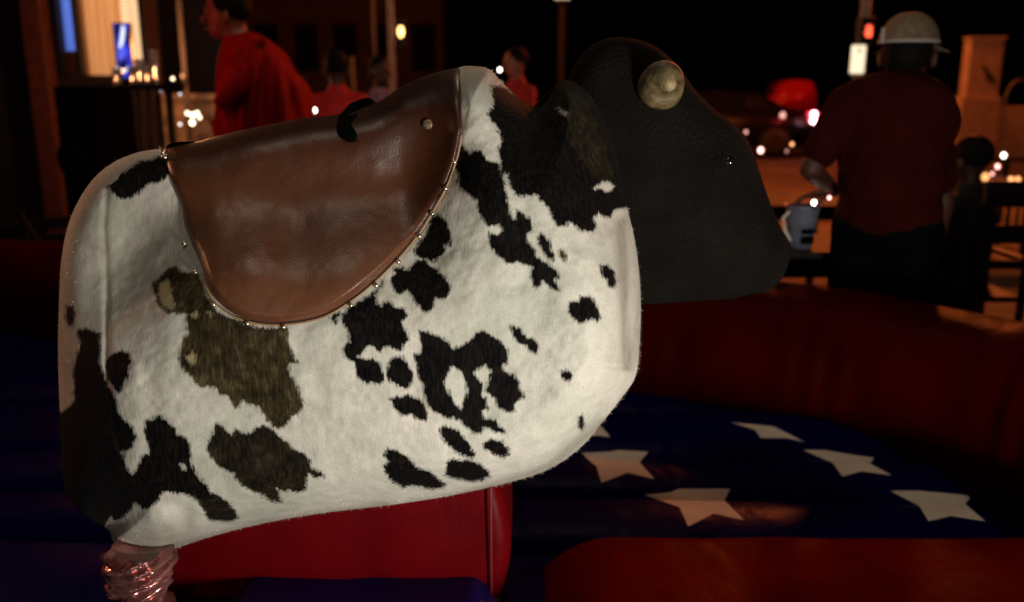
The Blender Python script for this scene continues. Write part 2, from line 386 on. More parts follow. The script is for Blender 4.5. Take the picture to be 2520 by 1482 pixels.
blk = [big_left,
    T1([(110, 560), (180, 570), (190, 650), (170, 740), (130, 740), (100, 640)]),
    T1([(450, 1040), (500, 980), (580, 950), (650, 970), (680, 1040), (650, 1130), (630, 1220), (590, 1300), (540, 1320), (490, 1240), (450, 1150)]),
    T7([(1440, 790), (1500, 740), (1600, 680), (1690, 610), (1760, 520), (1740, 600), (1690, 650), (1740, 730), (1800, 680), (1850, 740), (1920, 740), (1950, 800), (1910, 850), (1940, 930), (1970, 1000)]) +
    T3([(560, 300), (540, 360), (480, 340), (420, 310), (370, 360), (310, 310), (250, 350), (200, 400), (280, 420), (360, 430), (390, 500), (410, 590), (370, 620), (270, 610), (190, 550), (160, 450), (90, 400), (70, 340), (100, 290), (130, 280), (110, 200), (70, 100)]),
    T7([(1310, 825), (1420, 780), (1430, 810), (1380, 862)]),
    T3([(440, 440), (500, 400), (560, 400), (600, 470), (630, 520), (620, 600), (590, 660), (500, 630), (440, 590), (420, 540)]),
    T3([(440, 730), (500, 710), (600, 710), (690, 740), (730, 800), (750, 880), (740, 910), (670, 900), (620, 860), (550, 870), (480, 810)]),
    T3([(680, 190), (790, 220), (900, 270), (960, 330), (1050, 290), (1100, 250), (1130, 210), (1190, 190), (1280, 240), (1390, 340), (1390, 450), (1340, 460), (1350, 520), (1430, 530), (1470, 600), (1490, 660),
        (1525, 720), (1480, 750), (1440, 780), (1450, 830), (1370, 840), (1310, 790), (1270, 720), (1200, 660), (1230, 600), (1250, 520), (1210, 470), (1120, 520), (1150, 580), (1190, 630), (1180, 700), (1230, 760),
        (1230, 810), (1180, 830), (1200, 880), (1290, 900), (1340, 950), (1380, 1010), (1340, 1020), (1270, 990), (1210, 960), (1170, 1000), (1110, 1000), (1050, 960), (1010, 900), (900, 880), (800, 840), (745, 790),
        (720, 700), (710, 610), (660, 520), (640, 370), (690, 380), (700, 300)]),
    T3([(1410, 150), (1480, 170), (1530, 240), (1590, 260), (1635, 320), (1620, 390), (1560, 350), (1510, 300), (1460, 290), (1420, 220)]),
    T3([(1810, 500), (1870, 500), (1900, 550), (1860, 595), (1810, 560)]),
    T3([(1940, 870), (1975, 860), (2000, 930), (1980, 985), (1945, 960)]),
    T3([(840, 980), (880, 950), (960, 970), (1030, 1030), (1090, 1110), (1130, 1170), (1110, 1200), (1030, 1190), (960, 1140), (890, 1080), (850, 1030)]),
    T3([(1180, 1080), (1250, 1050), (1340, 1070), (1390, 1120), (1400, 1170), (1350, 1195), (1270, 1170), (1200, 1130)]),
    T3([(400, 1170), (440, 1130), (520, 1150), (600, 1210), (680, 1290), (760, 1300), (830, 1360), (900, 1410), (860, 1440), (780, 1455), (720, 1440), (660, 1420), (560, 1435), (480, 1400), (420, 1330), (390, 1260), (430, 1240)]),
    T3([(900, 1230), (960, 1210), (1070, 1215), (1160, 1250), (1220, 1300), (1250, 1350), (1180, 1380), (1080, 1390), (960, 1370), (890, 1340)]),
    T4([(1730, 1080), (1820, 1090), (1830, 1040), (1910, 1040), (1980, 1090), (2000, 1170), (2020, 1240), (1980, 1270), (1900, 1260), (1830, 1300), (1770, 1260), (1720, 1180), (1715, 1120)]),
    T4([(480, 240), (530, 280), (580, 360), (600, 430), (620, 570), (550, 550), (550, 600), (520, 670), (430, 710), (350, 680), (280, 640), (240, 590), (300, 540), (370, 450), (410, 320), (440, 270)]),
    T4([(60, 770), (120, 750), (180, 780), (260, 740), (290, 690), (360, 690), (440, 760), (520, 820), (580, 890), (605, 950), (590, 1020), (540, 1070), (470, 1050), (440, 1130), (400, 1190), (330, 1160), (270, 1090), (200, 990), (160, 980), (140, 1020), (80, 1000), (40, 920), (40, 860), (80, 820)]),
    T5([(210, 930), (260, 950), (300, 1020), (340, 990), (420, 1000), (500, 1090), (600, 1110), (620, 1200), (650, 1290), (670, 1400)]) +
    T4([(1150, 100), (1160, 250), (1200, 320), (1220, 290), (1210, 220), (1280, 250), (1350, 300), (1400, 380), (1390, 430), (1320, 450), (1330, 510), (1390, 580), (1420, 660), (1500, 710), (1560, 740), (1620, 800), (1630, 860), (1590, 870), (1620, 930),
        (1630, 990), (1560, 970), (1510, 920), (1470, 900), (1430, 950), (1390, 930), (1370, 850), (1360, 760), (1280, 720), (1240, 700), (1200, 730), (1140, 730), (1060, 660), (980, 580), (950, 500), (960, 440), (1040, 460), (1100, 420), (1060, 370),
        (990, 380), (930, 350), (880, 260), (850, 180), (850, 130), (750, 70), (680, 10)]) + T5([(188, 1358), (170, 1200), (140, 1150), (170, 1050)]),
    T4([(1430, 480), (1470, 430), (1520, 490), (1550, 570), (1590, 650), (1570, 710), (1510, 680), (1470, 600), (1430, 540)]),
    T4([(2010, 750), (2080, 740), (2150, 800), (2180, 900), (2150, 970), (2100, 930), (2040, 850)]),
    T5([(510, 320), (540, 520), (480, 620), (530, 700), (590, 800), (620, 900), (590, 960), (610, 1100), (620, 1220), (680, 1230), (720, 1380), (800, 1440)]) +
    T4([(1200, 50), (1270, 95), (1330, 80), (1400, 80), (1460, 140), (1520, 200), (1560, 300), (1620, 370), (1690, 380), (1720, 340), (1800, 390), (1880, 430), (1950, 435), (1980, 370), (1960, 300), (2000, 260), (2060, 290), (2120, 290), (2170, 220), (2240, 195), (2330, 215)]) +
    [(1620, 500), (1600, 150), (1300, 150)] + T5([(800, 420), (640, 340)]),
    [(262, 460), (300, 425), (350, 395), (400, 385), (425, 420), (400, 445), (360, 460), (325, 488), (290, 490)],
]
holes = [T3([(870, 590), (910, 540), (930, 480), (1010, 510), (1040, 570), (1065, 660), (1030, 760), (1010, 820), (960, 760), (920, 680)]),
         T5([(1550, 1380), (1640, 1300), (1720, 1310), (1775, 1345), (1700, 1395), (1640, 1370)]),
         T5([(1170, 545), (1220, 560), (1300, 600), (1290, 650), (1230, 620)]),
         T2([(1090, 560), (1125, 555), (1145, 590), (1110, 600)])]
brn = [T1([(850, 350), (900, 330), (980, 240), (1080, 240), (1110, 280), (1200, 260), (1260, 300), (1320, 500), (1400, 600), (1500, 650), (1660, 720), (1780, 750), (2000, 740), (2030, 800), (2010, 870), (2060, 960), (2110, 1070), (2020, 1075),
            (2040, 1140), (2090, 1250), (2150, 1375)]) + T2([(2150, 10), (2140, 60), (2100, 130), (2040, 140), (2000, 220), (1960, 250), (1880, 220), (1820, 140), (1760, 60), (1690, 30), (1620, 10), (1600, 60), (1560, 70), (1510, 0)]) +
       T1([(1500, 1340), (1450, 1330), (1380, 1270), (1320, 1260), (1270, 1265), (1210, 1220), (1190, 1170), (1130, 1130), (1070, 1030), (1090, 940), (1110, 850), (1170, 800), (1140, 770), (1140, 690), (1150, 640), (1040, 640), (980, 640), (910, 570), (870, 480), (845, 400)]),
       T4([(1620, 600), (1670, 600), (1710, 670), (1690, 710), (1640, 680)])]
dbr = [T2([(1390, 200), (1460, 230), (1530, 290), (1560, 240), (1640, 280), (1700, 280), (1740, 230), (1840, 230), (1920, 290), (2010, 360), (2060, 420), (2150, 450), (2210, 520), (2220, 580), (2310, 630), (2330, 670), (2270, 670), (2200, 630),
            (2170, 700), (2170, 770), (2100, 800), (2020, 780), (1990, 800), (1930, 770), (1970, 880), (1880, 870), (1800, 830), (1700, 780), (1600, 720), (1560, 680), (1550, 630), (1450, 590), (1370, 520), (1310, 430), (1320, 370), (1370, 300)]),
       T5([(560, 340), (800, 430), (1000, 560), (1200, 760), (1350, 950), (1500, 1180), (1560, 1290), (1700, 1280), (1760, 1250), (1650, 900), (1500, 500), (1350, 260), (1180, 280), (1050, 520), (850, 470)]),
       T2([(1260, 870), (1400, 840), (1490, 880), (1560, 950), (1580, 1000), (1430, 1035), (1340, 1010), (1300, 950)])]
tan = [T1([(900, 390), (940, 350), (995, 330), (1010, 450), (1045, 560), (1015, 610), (965, 590), (905, 480)]), T1([(1180, 640), (1240, 620), (1240, 670), (1200, 680)]), T1([(1320, 620), (1370, 620), (1360, 665)]), T1([(1130, 1000), (1190, 960), (1230, 1010), (1190, 1090)])]
def hide_attrs(u, v):
    wu = u+5*vnoise(u, v, 14, 21)+3*vnoise(u, v, 6, 23); wv = v+6*vnoise(u, v, 15, 22)+3*vnoise(u, v, 6, 24)
    mx = lambda L: np.max([sdf(wu, wv, p) for p in L], 0)
    b = mx(blk)
    for h in holes: b = np.minimum(b, -sdf(wu, wv, h, 30)) if True else b
    d = mx(dbr)
    for h in holes: d = np.minimum(d, -sdf(wu, wv, h, 30))
    dirt_falloff = (.75*gz(u, v, 225, 640, 50, 260)+.50*gz(u, v, 350, 560, 120, 170)+.5*gz(u, v, 430, 1310, 60, 40)+.35*gz(u, v, 350, 1330, 90, 40)+.9*np.exp(-(seg_dist(u, v, np.array([(1528., 545.), (1536., 700.), (1545., 900.)]), False)/14)**2)
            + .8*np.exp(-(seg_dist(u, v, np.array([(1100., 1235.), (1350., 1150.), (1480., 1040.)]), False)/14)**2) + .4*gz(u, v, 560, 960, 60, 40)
            + .6*np.exp(-(seg_dist(u, v, np.array([(430., 1345.), (640., 1288.), (950., 1242.)]), False)/9)**2))  # greenish dirt, plus painted falloff darkening at the left and lower left
    return {'blk': b, 'brn': mx(brn), 'dbr': d, 'tan': mx(tan), 'dirt_falloff': np.clip(dirt_falloff*1.3, 0, 1)}

bull = thing('mechanical_bull', 'mechanical rodeo bull in black and white cow hide with a brown leather saddle', 'mechanical bull', (0, YM, .5))
hide = solid('hide_body', BODY, (850, 740), 190, lambda u, v: YF+np.clip(depth(u, v, BODY)+body_extra(u, v)*(1-(depth(u, v, BODY)/HW)**4), -.05, HW), YM, M_hide, bull, hide_attrs, res=1100, fuzz=9000)

# saddle
sad = [(413, 356), (488, 347), (550, 331), (650, 309), (753, 290), (831, 281), (925, 253), (981, 218), (1040, 190), (1090, 174), (1128, 168),
       (1131, 193), (1134, 240), (1136, 306), (1131, 334), (1119, 390), (1094, 459), (1063, 515), (1025, 575), (978, 631), (919, 690), (856, 740), (785, 778),
       (691, 794), (628, 790), (581, 775), (544, 750), (519, 719), (503, 681), (488, 634), (469, 594), (453, 550), (447, 506), (431, 468), (413, 412)]
SAD = cat(sad, 6, True); low_edge = cat(sad[10:]+[sad[0]], 6)
def sad_y(u, v, thick=.013):
    h = depth(u, v, OUT); e = np.minimum(seg_dist(u, v, low_edge, False)/20, 1); e = np.sqrt(1-(1-e)**2)
    top = 1-(h/HW)**6
    bulge = .020*gz(u, v, 600, 650, 130, 100)+.018*gz(u, v, 860, 640, 110, 100)+.010*gz(u, v, 740, 700, 200, 80)-.006*gz(u, v, 730, 600, 60, 130)+.004*vnoise(u, v, 90, 9)+.0008*vnoise(u, v, 25, 8)
    return YF+h+body_extra(u, v)*.3*top-(thick+bulge*e)*e*top-.003*top
def solid_rim(name, poly, c, rings, dfun, m, parent, res):
    return solid(name, poly, c, rings, dfun, YM, m, parent, None, res, 1.7)
def saddle_mesh():
    n = 700; L = np.r_[0, np.cumsum(np.hypot(*(np.roll(SAD, -1, 0)-SAD).T))]; pc = np.vstack([SAD, SAD[:1]])
    s = np.linspace(0, L[-1], n, endpoint=False); poly = np.stack([np.interp(s, L, pc[:, 0]), np.interp(s, L, pc[:, 1])], -1)
    rings = 90; u, v = polar(poly, (760, 520), rings, 1.8)
    uu = np.r_[760, u.ravel()]; vv = np.r_[520, v.ravel()]; Y = np.minimum(sad_y(uu, vv), YM)
    top = seg_dist(poly[:, 0], poly[:, 1], np.array(sad[:11], float), False) < 3
    Y[-n:] = np.where(top, YM, Y[-n:]+.012)
    V = Pn(uu, vv, Y); B = V.copy(); B[:, 1] = 2*YM-B[:, 1]; nv = len(V)
    F = [(0, 1+(k+1) % n, 1+k) for k in range(n)]
    for i in range(rings-1):
        a = 1+i*n; b = a+n; F += [(a+k, a+(k+1) % n, b+(k+1) % n, b+k) for k in range(n)]
    F += [tuple(j+nv for j in f[::-1]) for f in F]
    me = arr_mesh('saddle', np.vstack([V, B]), F); pv = np.clip((vv-.12*(uu-760)-235)/440, 0, 1)+.10*vnoise(uu, vv, 60, 77); fattr(me, 'height_tone', np.r_[pv, pv]); bm = bmesh.new(); bm.from_mesh(me); bmesh.ops.remove_doubles(bm, verts=bm.verts, dist=.0003); bm.to_mesh(me); bm.free(); return me
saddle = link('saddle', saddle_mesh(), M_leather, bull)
cen = np.array([760., 520.])
def outset(p, d): 
    p = np.array(p, float); q = p-cen; return p+q/np.linalg.norm(q, axis=-1, keepdims=True)*d
def surf_pt(u, v, lift=0): 
    a, b = np.array([float(u)]), np.array([float(v)]); return P(u, v, float((YF+depth(a, b, OUT)+body_extra(a, b))[0])-lift)
pe = outset(cat(sad[14:29], 5), 6.0)
tube('piping', [surf_pt(a, b, .004) for a, b in pe], .0020, M_pipe, saddle, 8)
tube('piping', [(lambda q: Vector((q.x, 2*YM-q.y, q.z)))(surf_pt(a, b, .004)) for a, b in pe], .0020, M_pipe, saddle, 8)
for (a, b) in [(1117, 398), (1096, 464), (1063, 526), (1031, 581), (980, 645), (925, 703), (863, 751), (697, 805), (608, 797), (525, 750), (480, 670), (453, 600)]:
    bm = bmesh.new(); ball(bm, surf_pt(a, b, .007), .0042, (1, .8, 1)); bm_obj('stud', bm, M_stud, saddle, True)
q = P(1055, 306, float(sad_y(np.array([1055.]), np.array([306.]))[0])-.0005)
bm = bmesh.new(); ball(bm, q, .0105, (1.05, .3, .85)); bm_obj('rivet', bm, mat('old_rivet', (.22, .15, .09), .45, metal=.6, noise=.5, nscale=300), saddle, True)
# metal clip at the back corner of the saddle
bm = bmesh.new(); a = surf_pt(394, 361, .012); b = surf_pt(406, 386, .016); cyl(bm, a, b, .003, .006, 10); ball(bm, b, .006); bm_obj('clip', bm, mat('bright_steel', (.9, .86, .78), .25, metal=1), saddle, True)

def blob(name, caps, balls, m, parent, voxel=.012, smooth=4, extra=None, disp=None):
    """tapered capsules and ellipsoids fused into one continuous skin"""
    bm = bmesh.new()
    for (a, ra, b, rb) in caps:
        a, b = Vector(a), Vector(b); ball(bm, a, ra, sub=2); ball(bm, b, rb, sub=2)
        if (b-a).length > 1e-4: cyl(bm, a, b, ra*.985, rb*.985, 20)
    for (c, sc, rot) in balls: ball(bm, c, 1.0, sc, None if rot is None else Matrix.Rotation(R(rot[0]), 3, rot[1]), 3)
    me = bpy.data.meshes.new('t'); bm.to_mesh(me); bm.free(); o = bpy.data.objects.new('t', me); C.objects.link(o)
    r = o.modifiers.new('r', 'REMESH'); r.mode = 'VOXEL'; r.voxel_size = voxel
    s = o.modifiers.new('s', 'SMOOTH'); s.iterations = smooth; s.factor = .5
    if disp:
        tx = bpy.data.textures.new('folds', 'CLOUDS'); tx.noise_scale = disp[1]
        d = o.modifiers.new('d', 'DISPLACE'); d.texture = tx; d.strength = disp[0]; d.texture_coords = 'GLOBAL'
    dg = bpy.context.evaluated_depsgraph_get(); out = bpy.data.meshes.new_from_object(o.evaluated_get(dg))
    bpy.data.objects.remove(o); out.name = name
    if extra:
        bm = bmesh.new(); bm.from_mesh(out)
        for f in extra: f(bm)
        out.clear_geometry(); bm.to_mesh(out); bm.free()
    return link(name, out, m, parent)

# rope handle over the top of the saddle
q = lambda u, v, y: P(u, v, y)
blob('grip_strap', [(q(842, 300, 1.56), .012, q(850, 322, 1.50), .015), (q(850, 322, 1.50), .015, q(864, 336, 1.49), .012), (q(846, 298, 1.555), .012, q(872, 270, 1.60), .014), (q(872, 270, 1.60), .014, q(905, 255, 1.62), .012),
     (q(905, 255, 1.62), .012, q(915, 262, 1.68), .012), (q(862, 300, 1.53), .012, q(890, 285, 1.56), .008)], [], M_black, bull, .005, 3)
# charcoal head
head = [(1400, 205), (1418, 155), (1455, 112), (1500, 94), (1550, 94), (1600, 108), (1642, 136), (1680, 178), (1712, 222), (1758, 268), (1800, 300), (1836, 338), (1855, 378), (1872, 430), (1896, 500), (1922, 560),
        (1946, 605), (1942, 645), (1922, 690), (1888, 718), (1850, 724), (1800, 735), (1700, 742), (1600, 748), (1545, 740), (1500, 700), (1470, 600), (1440, 450), (1400, 300)]
HEAD = cat(head, 6, True); YH = 1.745; HH = .115
def head_y(u, v):
    d = seg_dist(u, v, HEAD); m = np.minimum(d/85, 1); qq = 1-np.sqrt(np.maximum(0, 1-(1-m)**2))
    h = HH*(qq*(1-.25)+.25*np.clip((1.0*(420-v)/400), 0, 1))
    h = np.minimum(h, HH)
    h += (.006*np.exp(-(seg_dist(u, v, np.array([(1925., 560.), (1880., 640.), (1865., 720.)]), False)/16)**2) - .012*gz(u, v, 1795, 397, 40, 30)
          + .006*vnoise(u, v, 90, 31) - .010*gz(u, v, 1630, 225, 70, 60))*(1-qq)
    return YH-HH+h
hd = solid('head', HEAD, (1640, 440), 90, head_y, YH, M_foam, bull, None, 600)
# horn seen nearly end-on, far ear/horn tip behind the nose, eye
M_horn = mat('yellowed_horn', (.12, .085, .034), .6, noise=.65, nscale=60, bump=.3, bscale=80)
hb = P(1622, 224, YH-HH+.01); ht = P(1648, 209, YH-HH-.052)
hp = [hb.lerp(ht, t)+Vector((0, 0, .012*math.sin(t*3.1))) for t in np.linspace(0, 1, 14)]
hr = [.041*(1-t**2.6*.72) for t in np.linspace(0, 1, 14)]
V, F = tube_np(hp, hr, 28); tip = len(V); horn = link('horn', arr_mesh('horn', V, F), M_horn, hd)
bm = bmesh.new(); ball(bm, hp[-1], hr[-1]*1.02, (1, .55, 1)); bm_obj('horn_tip', bm, mat('pale_horn_tip', (.34, .25, .12), .6, noise=.3, nscale=80), horn, True)
fb = Vector((hb.x+.02, 2*YH-hb.y, hb.z)); ft = fb+Vector((.03, .12, .02))
V, F = tube_np([fb.lerp(ft, t) for t in np.linspace(0, 1, 10)], [.041*(1-t*.7) for t in np.linspace(0, 1, 10)], 24); link('horn', arr_mesh('horn', V, F), M_horn, hd)
bm = bmesh.new(); ball(bm, P(1795, 398, float(head_y(np.array([1795.]), np.array([398.]))[0])+.004), .010, (1, .8, 1)); bm_obj('eye', bm, mat('glass_eye', (.006, .006, .007), .06, coat=1), hd, True)
# red padded base the bull is bolted to
ped = bmesh.new()
a0 = P(430, 1406, 1.62); a1 = P(1196, 1410, 1.62); zb = .545
def ped_mesh():
    xs = np.linspace(a0.x, a1.x+.02, 60); V = []; F = []
    prof = [(0.0, zb), (0.0, .80), (.34, .80), (.34, zb)]
    nz = 20; loop = []
    x0, x1, y0, y1 = a0.x-.02, a1.x+.03, 1.60, 1.98; r = .028
    per = []
    def arc(cx, cy, s): 
        for k in range(7): th = s+k*math.pi/12; per.append((cx+r*math.cos(th), cy+r*math.sin(th)))
    for t in np.linspace(0, 1, 40)[:-1]: per.append((x0+r+(x1-x0-2*r)*t, y0))
    arc(x1-r, y0+r, -math.pi/2)
    for t in np.linspace(0, 1, 16)[1:-1]: per.append((x1, y0+r+(y1-y0-2*r)*t))
    arc(x1-r, y1-r, 0)
    for t in np.linspace(0, 1, 40)[1:-1]: per.append((x1-r-(x1-x0-2*r)*t, y1))
    arc(x0+r, y1-r, math.pi/2)
    for t in np.linspace(0, 1, 16)[1:-1]: per.append((x0, y1-r-(y1-y0-2*r)*t))
    arc(x0+r, y0+r, math.pi)
    per = np.array(per); n = len(per); cxy = per.mean(0)
    for i in range(nz+1):
        t = i/nz; z = zb-.05+t*(.30); b = .02*math.sin(math.pi*min(1, t*1.2))
        dd = (per-cxy)/np.linalg.norm(per-cxy, axis=1, keepdims=True); wr = vnoise(per[:, 0]*100, np.full(n, z*60.), 9, 51)*.012
        for p in per+dd*(b+wr)[:, None] if hasattr(b+wr, 'shape') else per: V.append((p[0], p[1], z-(.10*max(0, (-.1-p[0]))if i == nz else 0)))
    for i in range(nz):
        for k in range(n): F.append((i*n+k, i*n+(k+1) % n, (i+1)*n+(k+1) % n, (i+1)*n+k))
    F.append(tuple(range(n))[::-1]); F.append(tuple(nz*n+k for k in range(n)))
    return arr_mesh('padded_base', V, F)
pb = link('padded_base', ped_mesh(), M_redped, bull)
V = [Vector((a1.x+.012, 1.588-.012*math.sin(math.pi*t), zb-.04+.28*t)) for t in np.linspace(0, 1, 12)]
tube('corner_seam', V, .0024, mat('dark_red_seam', (.15, .006, .008), .5), pb, 8)

# crinkled copper wrapping under the rump
def wrap_mesh():
    n = 90; m_ = 80; V = []; F = []
    c0 = P(338, 1350, 1.50); c1 = P(345, 1560, 1.50)
    ang = np.linspace(0, 2*math.pi, n, endpoint=False); TT, AA = np.meshgrid(np.linspace(0, 1, m_+1), ang, indexing='ij')
    crump = .008*vnoise(AA*3+TT*14, TT*26-AA*2, 1.3, 81)+.007*np.abs(vnoise(np.cos(AA)*4, TT*22+np.sin(AA)*4, .9, 82))
    for i in range(m_+1):
        t = i/m_; c = c0.lerp(c1, t)
        for k in range(n):
            th = 2*math.pi*k/n; s = th*1.0+t*5.5
            fold = .013*abs(math.sin(s*2.0+2*math.sin(t*5)+t*9))+.004*math.sin(s*5+t*17)+.002*math.sin(t*38+th*2)
            r = .046+.006*math.sin(t*9)+fold+crump[i, k]
            V.append((c.x+r*math.cos(th), 1.50+r*math.sin(th), c.z))
    for i in range(m_):
        for k in range(n): F.append((i*n+k, i*n+(k+1) % n, (i+1)*n+(k+1) % n, (i+1)*n+k))
    F.append(tuple(range(n))); F.append(tuple(m_*n+k for k in range(n))[::-1])
    return arr_mesh('wrapped_post', V, F)
wp = link('wrapped_post', wrap_mesh(), mat('copper_foil', (.36, .15, .14), .20, metal=.75, noise=.7, nscale=14, bump=.2, bscale=18))
setp(wp, 'shiny crinkled copper coloured wrapping on the post below the rump of the bull', 'wrapped post')

# ------------------------------------------------------------ inflatable arena
ring = thing('inflatable_arena', 'inflatable mattress ring with fat red walls and a blue floor printed with white stars', 'inflatable arena', (0, 2.2, 0))
path = cat([(-5.6, 4.7), (-4.0, 4.35), (-2.3, 3.93), (-.6, 3.42), (.40, 3.14), (.92, 2.96), (1.30, 2.68), (1.58, 2.30), (1.76, 1.8), (1.85, 1.2), (1.88, .4)], 40)
def wall_mesh():
    V = []; F = []; n = 64; L = 0
    for i, p in enumerate(path):
        t = path[min(i+1, len(path)-1)]-path[max(i-1, 0)]; t /= np.linalg.norm(t); nrm = np.array([-t[1], t[0]])
        if i: L += np.linalg.norm(p-path[i-1])
        for k in range(n):
            th = 2*math.pi*k/n; c, s = math.cos(th), math.sin(th); e = .80
            x = .25*abs(c)**e*(1 if c > 0 else -1); z = .265*abs(s)**e*(1 if s > 0 else -1)
            wr = .0045*math.sin(L*38+3*math.sin(L*9)+th*.7)*max(0, 1-abs(s)*.5)+.010*math.sin(L*6.5+1)
            x *= 1+wr/.2; z *= 1+wr*.6/.2
            q = p+nrm*x; V.append((q[0], q[1], .575+z))
    for i in range(len(path)-1):
        for k in range(n): F.append((i*n+k, (i+1)*n+k, (i+1)*n+(k+1) % n, i*n+(k+1) % n))
    F.append(tuple(range(n))); F.append(tuple((len(path)-1)*n+k for k in range(n))[::-1])
    return arr_mesh('wall_tube', V, F)
link('wall_tube', wall_mesh(), M_red, ring)
# stars and blue floor
stars = [[(1430, 1115), (1500, 1112), (1520, 1108), (1596, 1112), (1574, 1138), (1612, 1180), (1545, 1163), (1480, 1188), (1468, 1148)],
         [(1585, 1218), (1650, 1212), (1670, 1203), (1797, 1203), (1783, 1232), (1832, 1280), (1756, 1264), (1694, 1296), (1672, 1248)],
         [(1800, 1040), (1850, 1044), (1905, 1050), (1980, 1088), (1935, 1078), (1872, 1078), (1858, 1058)],
         [(1975, 1107), (2030, 1108), (2100, 1120), (2153, 1127), (2140, 1140), (2195, 1170), (2120, 1160), (2073, 1173), (2050, 1140)],
         [(2190, 1208), (2260, 1208), (2395, 1220), (2375, 1240), (2425, 1283), (2340, 1270), (2285, 1283), (2262, 1245)],
         [(1440, 1072), (1478, 1048), (1503, 1076), (1475, 1072)],
         [(1200, 1060), (1260, 1056), (1330, 1060), (1310, 1080), (1340, 1110), (1280, 1098), (1230, 1112), (1222, 1084)]]
ribs = [.90, 1.22, 1.52, 1.86, 2.13, 2.40, 2.74, 3.15, 3.65, 4.3]
def rib_z(Y):
    Y = np.asarray(Y, float); i = np.clip(np.searchsorted(ribs, Y)-1, 0, len(ribs)-2); r = np.array(ribs)
    t = (Y-r[i])/(r[i+1]-r[i]); return np.clip(1-(2*t-1)**2, 0, 1)**.5
def wall_y(X): return np.interp(X, path[:, 0], path[:, 1])
def bed_mesh():
    nx, ny = 900, 680; xs = np.linspace(-3.4, 1.6, nx); s = np.linspace(0, 1, ny); ys = 1.0+3.2*s**1.25
    X, Y = np.meshgrid(xs, ys, indexing='ij')
    Yw = Y+.10*vnoise(X, Y, .75, 61)+.05*(X-.4)+.05*X*0
    z = .428+.060*rib_z(Yw)+.012*vnoise(X, Y, .45, 66)
    # ribs round off at their right-hand ends
    xe = np.interp(Y, [1.0, 1.84, 2.11, 2.35, 2.56, 3.0], [1.3, 1.22, 1.26, 1.24, 1.1, .8])
    end = np.clip((xe-X)/.10, 0, 1); z = .30+(z-.30)*np.sqrt(1-(1-end)**2)
    # seam wrinkles pulled across the ribs
    z += .010*np.clip(np.abs(vnoise(X*1.0+Y*.35, Y*.10, .045, 62))-.28, 0, 1)*(1-rib_z(Yw)*.6)*2+.006*vnoise(X, Y, .16, 63)
    # depressed collar round the base
    V = np.stack([X, Y, z], -1).reshape(-1, 3); u, v = proj(V); d = np.max([sdf(u, v, p, 40) for p in stars], 0)
    idx = np.arange(nx*ny).reshape(nx, ny); F = np.stack([idx[:-1, :-1], idx[1:, :-1], idx[1:, 1:], idx[:-1, 1:]], -1).reshape(-1, 4)
    me = arr_mesh('blue_floor', V, F.tolist()); fattr(me, 'star', d); return me
def floor_material():
    m = mat('blue_vinyl_with_stars', (.0015, .0015, .052), .36, bump=.5, bscale=13, spec=.02); t = m.node_tree; b = t.nodes['Principled BSDF']
    a = N(t, 'ShaderNodeAttribute'); a.attribute_name = 'star'; r = N(t, 'ShaderNodeMapRange'); r.inputs['From Min'].default_value = -1.5; r.inputs['From Max'].default_value = 1.5
    t.links.new(a.outputs['Fac'], r.inputs['Value']); x = N(t, 'ShaderNodeMix', data_type='RGBA'); t.links.new(r.outputs[0], x.inputs[0])
    n = N(t, 'ShaderNodeTexNoise', Scale=9.0, Detail=5.0); tc = N(t, 'ShaderNodeTexCoord'); t.links.new(tc.outputs['Object'], n.inputs['Vector'])
    rr = N(t, 'ShaderNodeValToRGB'); rr.color_ramp.elements[0].color = (.78, .70, .58, 1); rr.color_ramp.elements[1].color = (.95, .90, .80, 1); t.links.new(n.outputs[0], rr.inputs[0])
    x.inputs[6].default_value = (.0015, .0015, .052, 1); t.links.new(rr.outputs[0], x.inputs[7]); t.links.new(x.outputs[2], b.inputs['Base Color']); return m
link('blue_floor', bed_mesh(), floor_material(), ring)
def cushion(name, x0, x1, y0, y1, ztop, r, m, parent, wr=.006, seed=1, zb=.25, skew=0, rl=None):
    nx, ny = 220, 110; V = []; X, Y = np.meshgrid(np.linspace(x0, x1, nx), np.linspace(y0, y1, ny), indexing='ij')
    dx = np.minimum((X-x0)/(rl or r), (x1-X)/r); dy = np.minimum(Y-y0, y1-Y)/r
    e = lambda a: np.sqrt(np.clip(1-(1-np.clip(a, 0, 1))**2, 0, 1))
    Z = zb+(ztop-zb)*e(dx)*e(dy)+wr*2*vnoise(X, Y, .42, seed+5)+wr*vnoise(X, Y, .14, seed)*2+wr*.8*np.abs(vnoise(X+.3*Y, Y*.3, .05, seed+1))
    Xs = X+skew*(Y-y0)
    V = np.stack([Xs, Y, Z], -1).reshape(-1, 3); idx = np.arange(nx*ny).reshape(nx, ny)
    F = np.stack([idx[:-1, :-1], idx[1:, :-1], idx[1:, 1:], idx[:-1, 1:]], -1).reshape(-1, 4).tolist()
    return link(name, arr_mesh(name, V, F), m, parent)
cushion('red_step', -.03, 1.62, 1.10, 1.87, .556, .15, mat('red_vinyl_lit_step', (.115, .0016, .0006), .38, noise=.25, nscale=5, bump=.4, bscale=9, spec=.008), ring, .004, 71, skew=.03, rl=.24)  # the wall's red vinyl again, brightened in colour for the lit top
cushion('blue_collar', -.60, .01, 1.06, 2.05, .556, .10, M_bluepad, ring, .006, 75)
cushion('red_step', -1.9, -.80, .9, 1.52, .46, .12, M_red, ring, .008, 78)

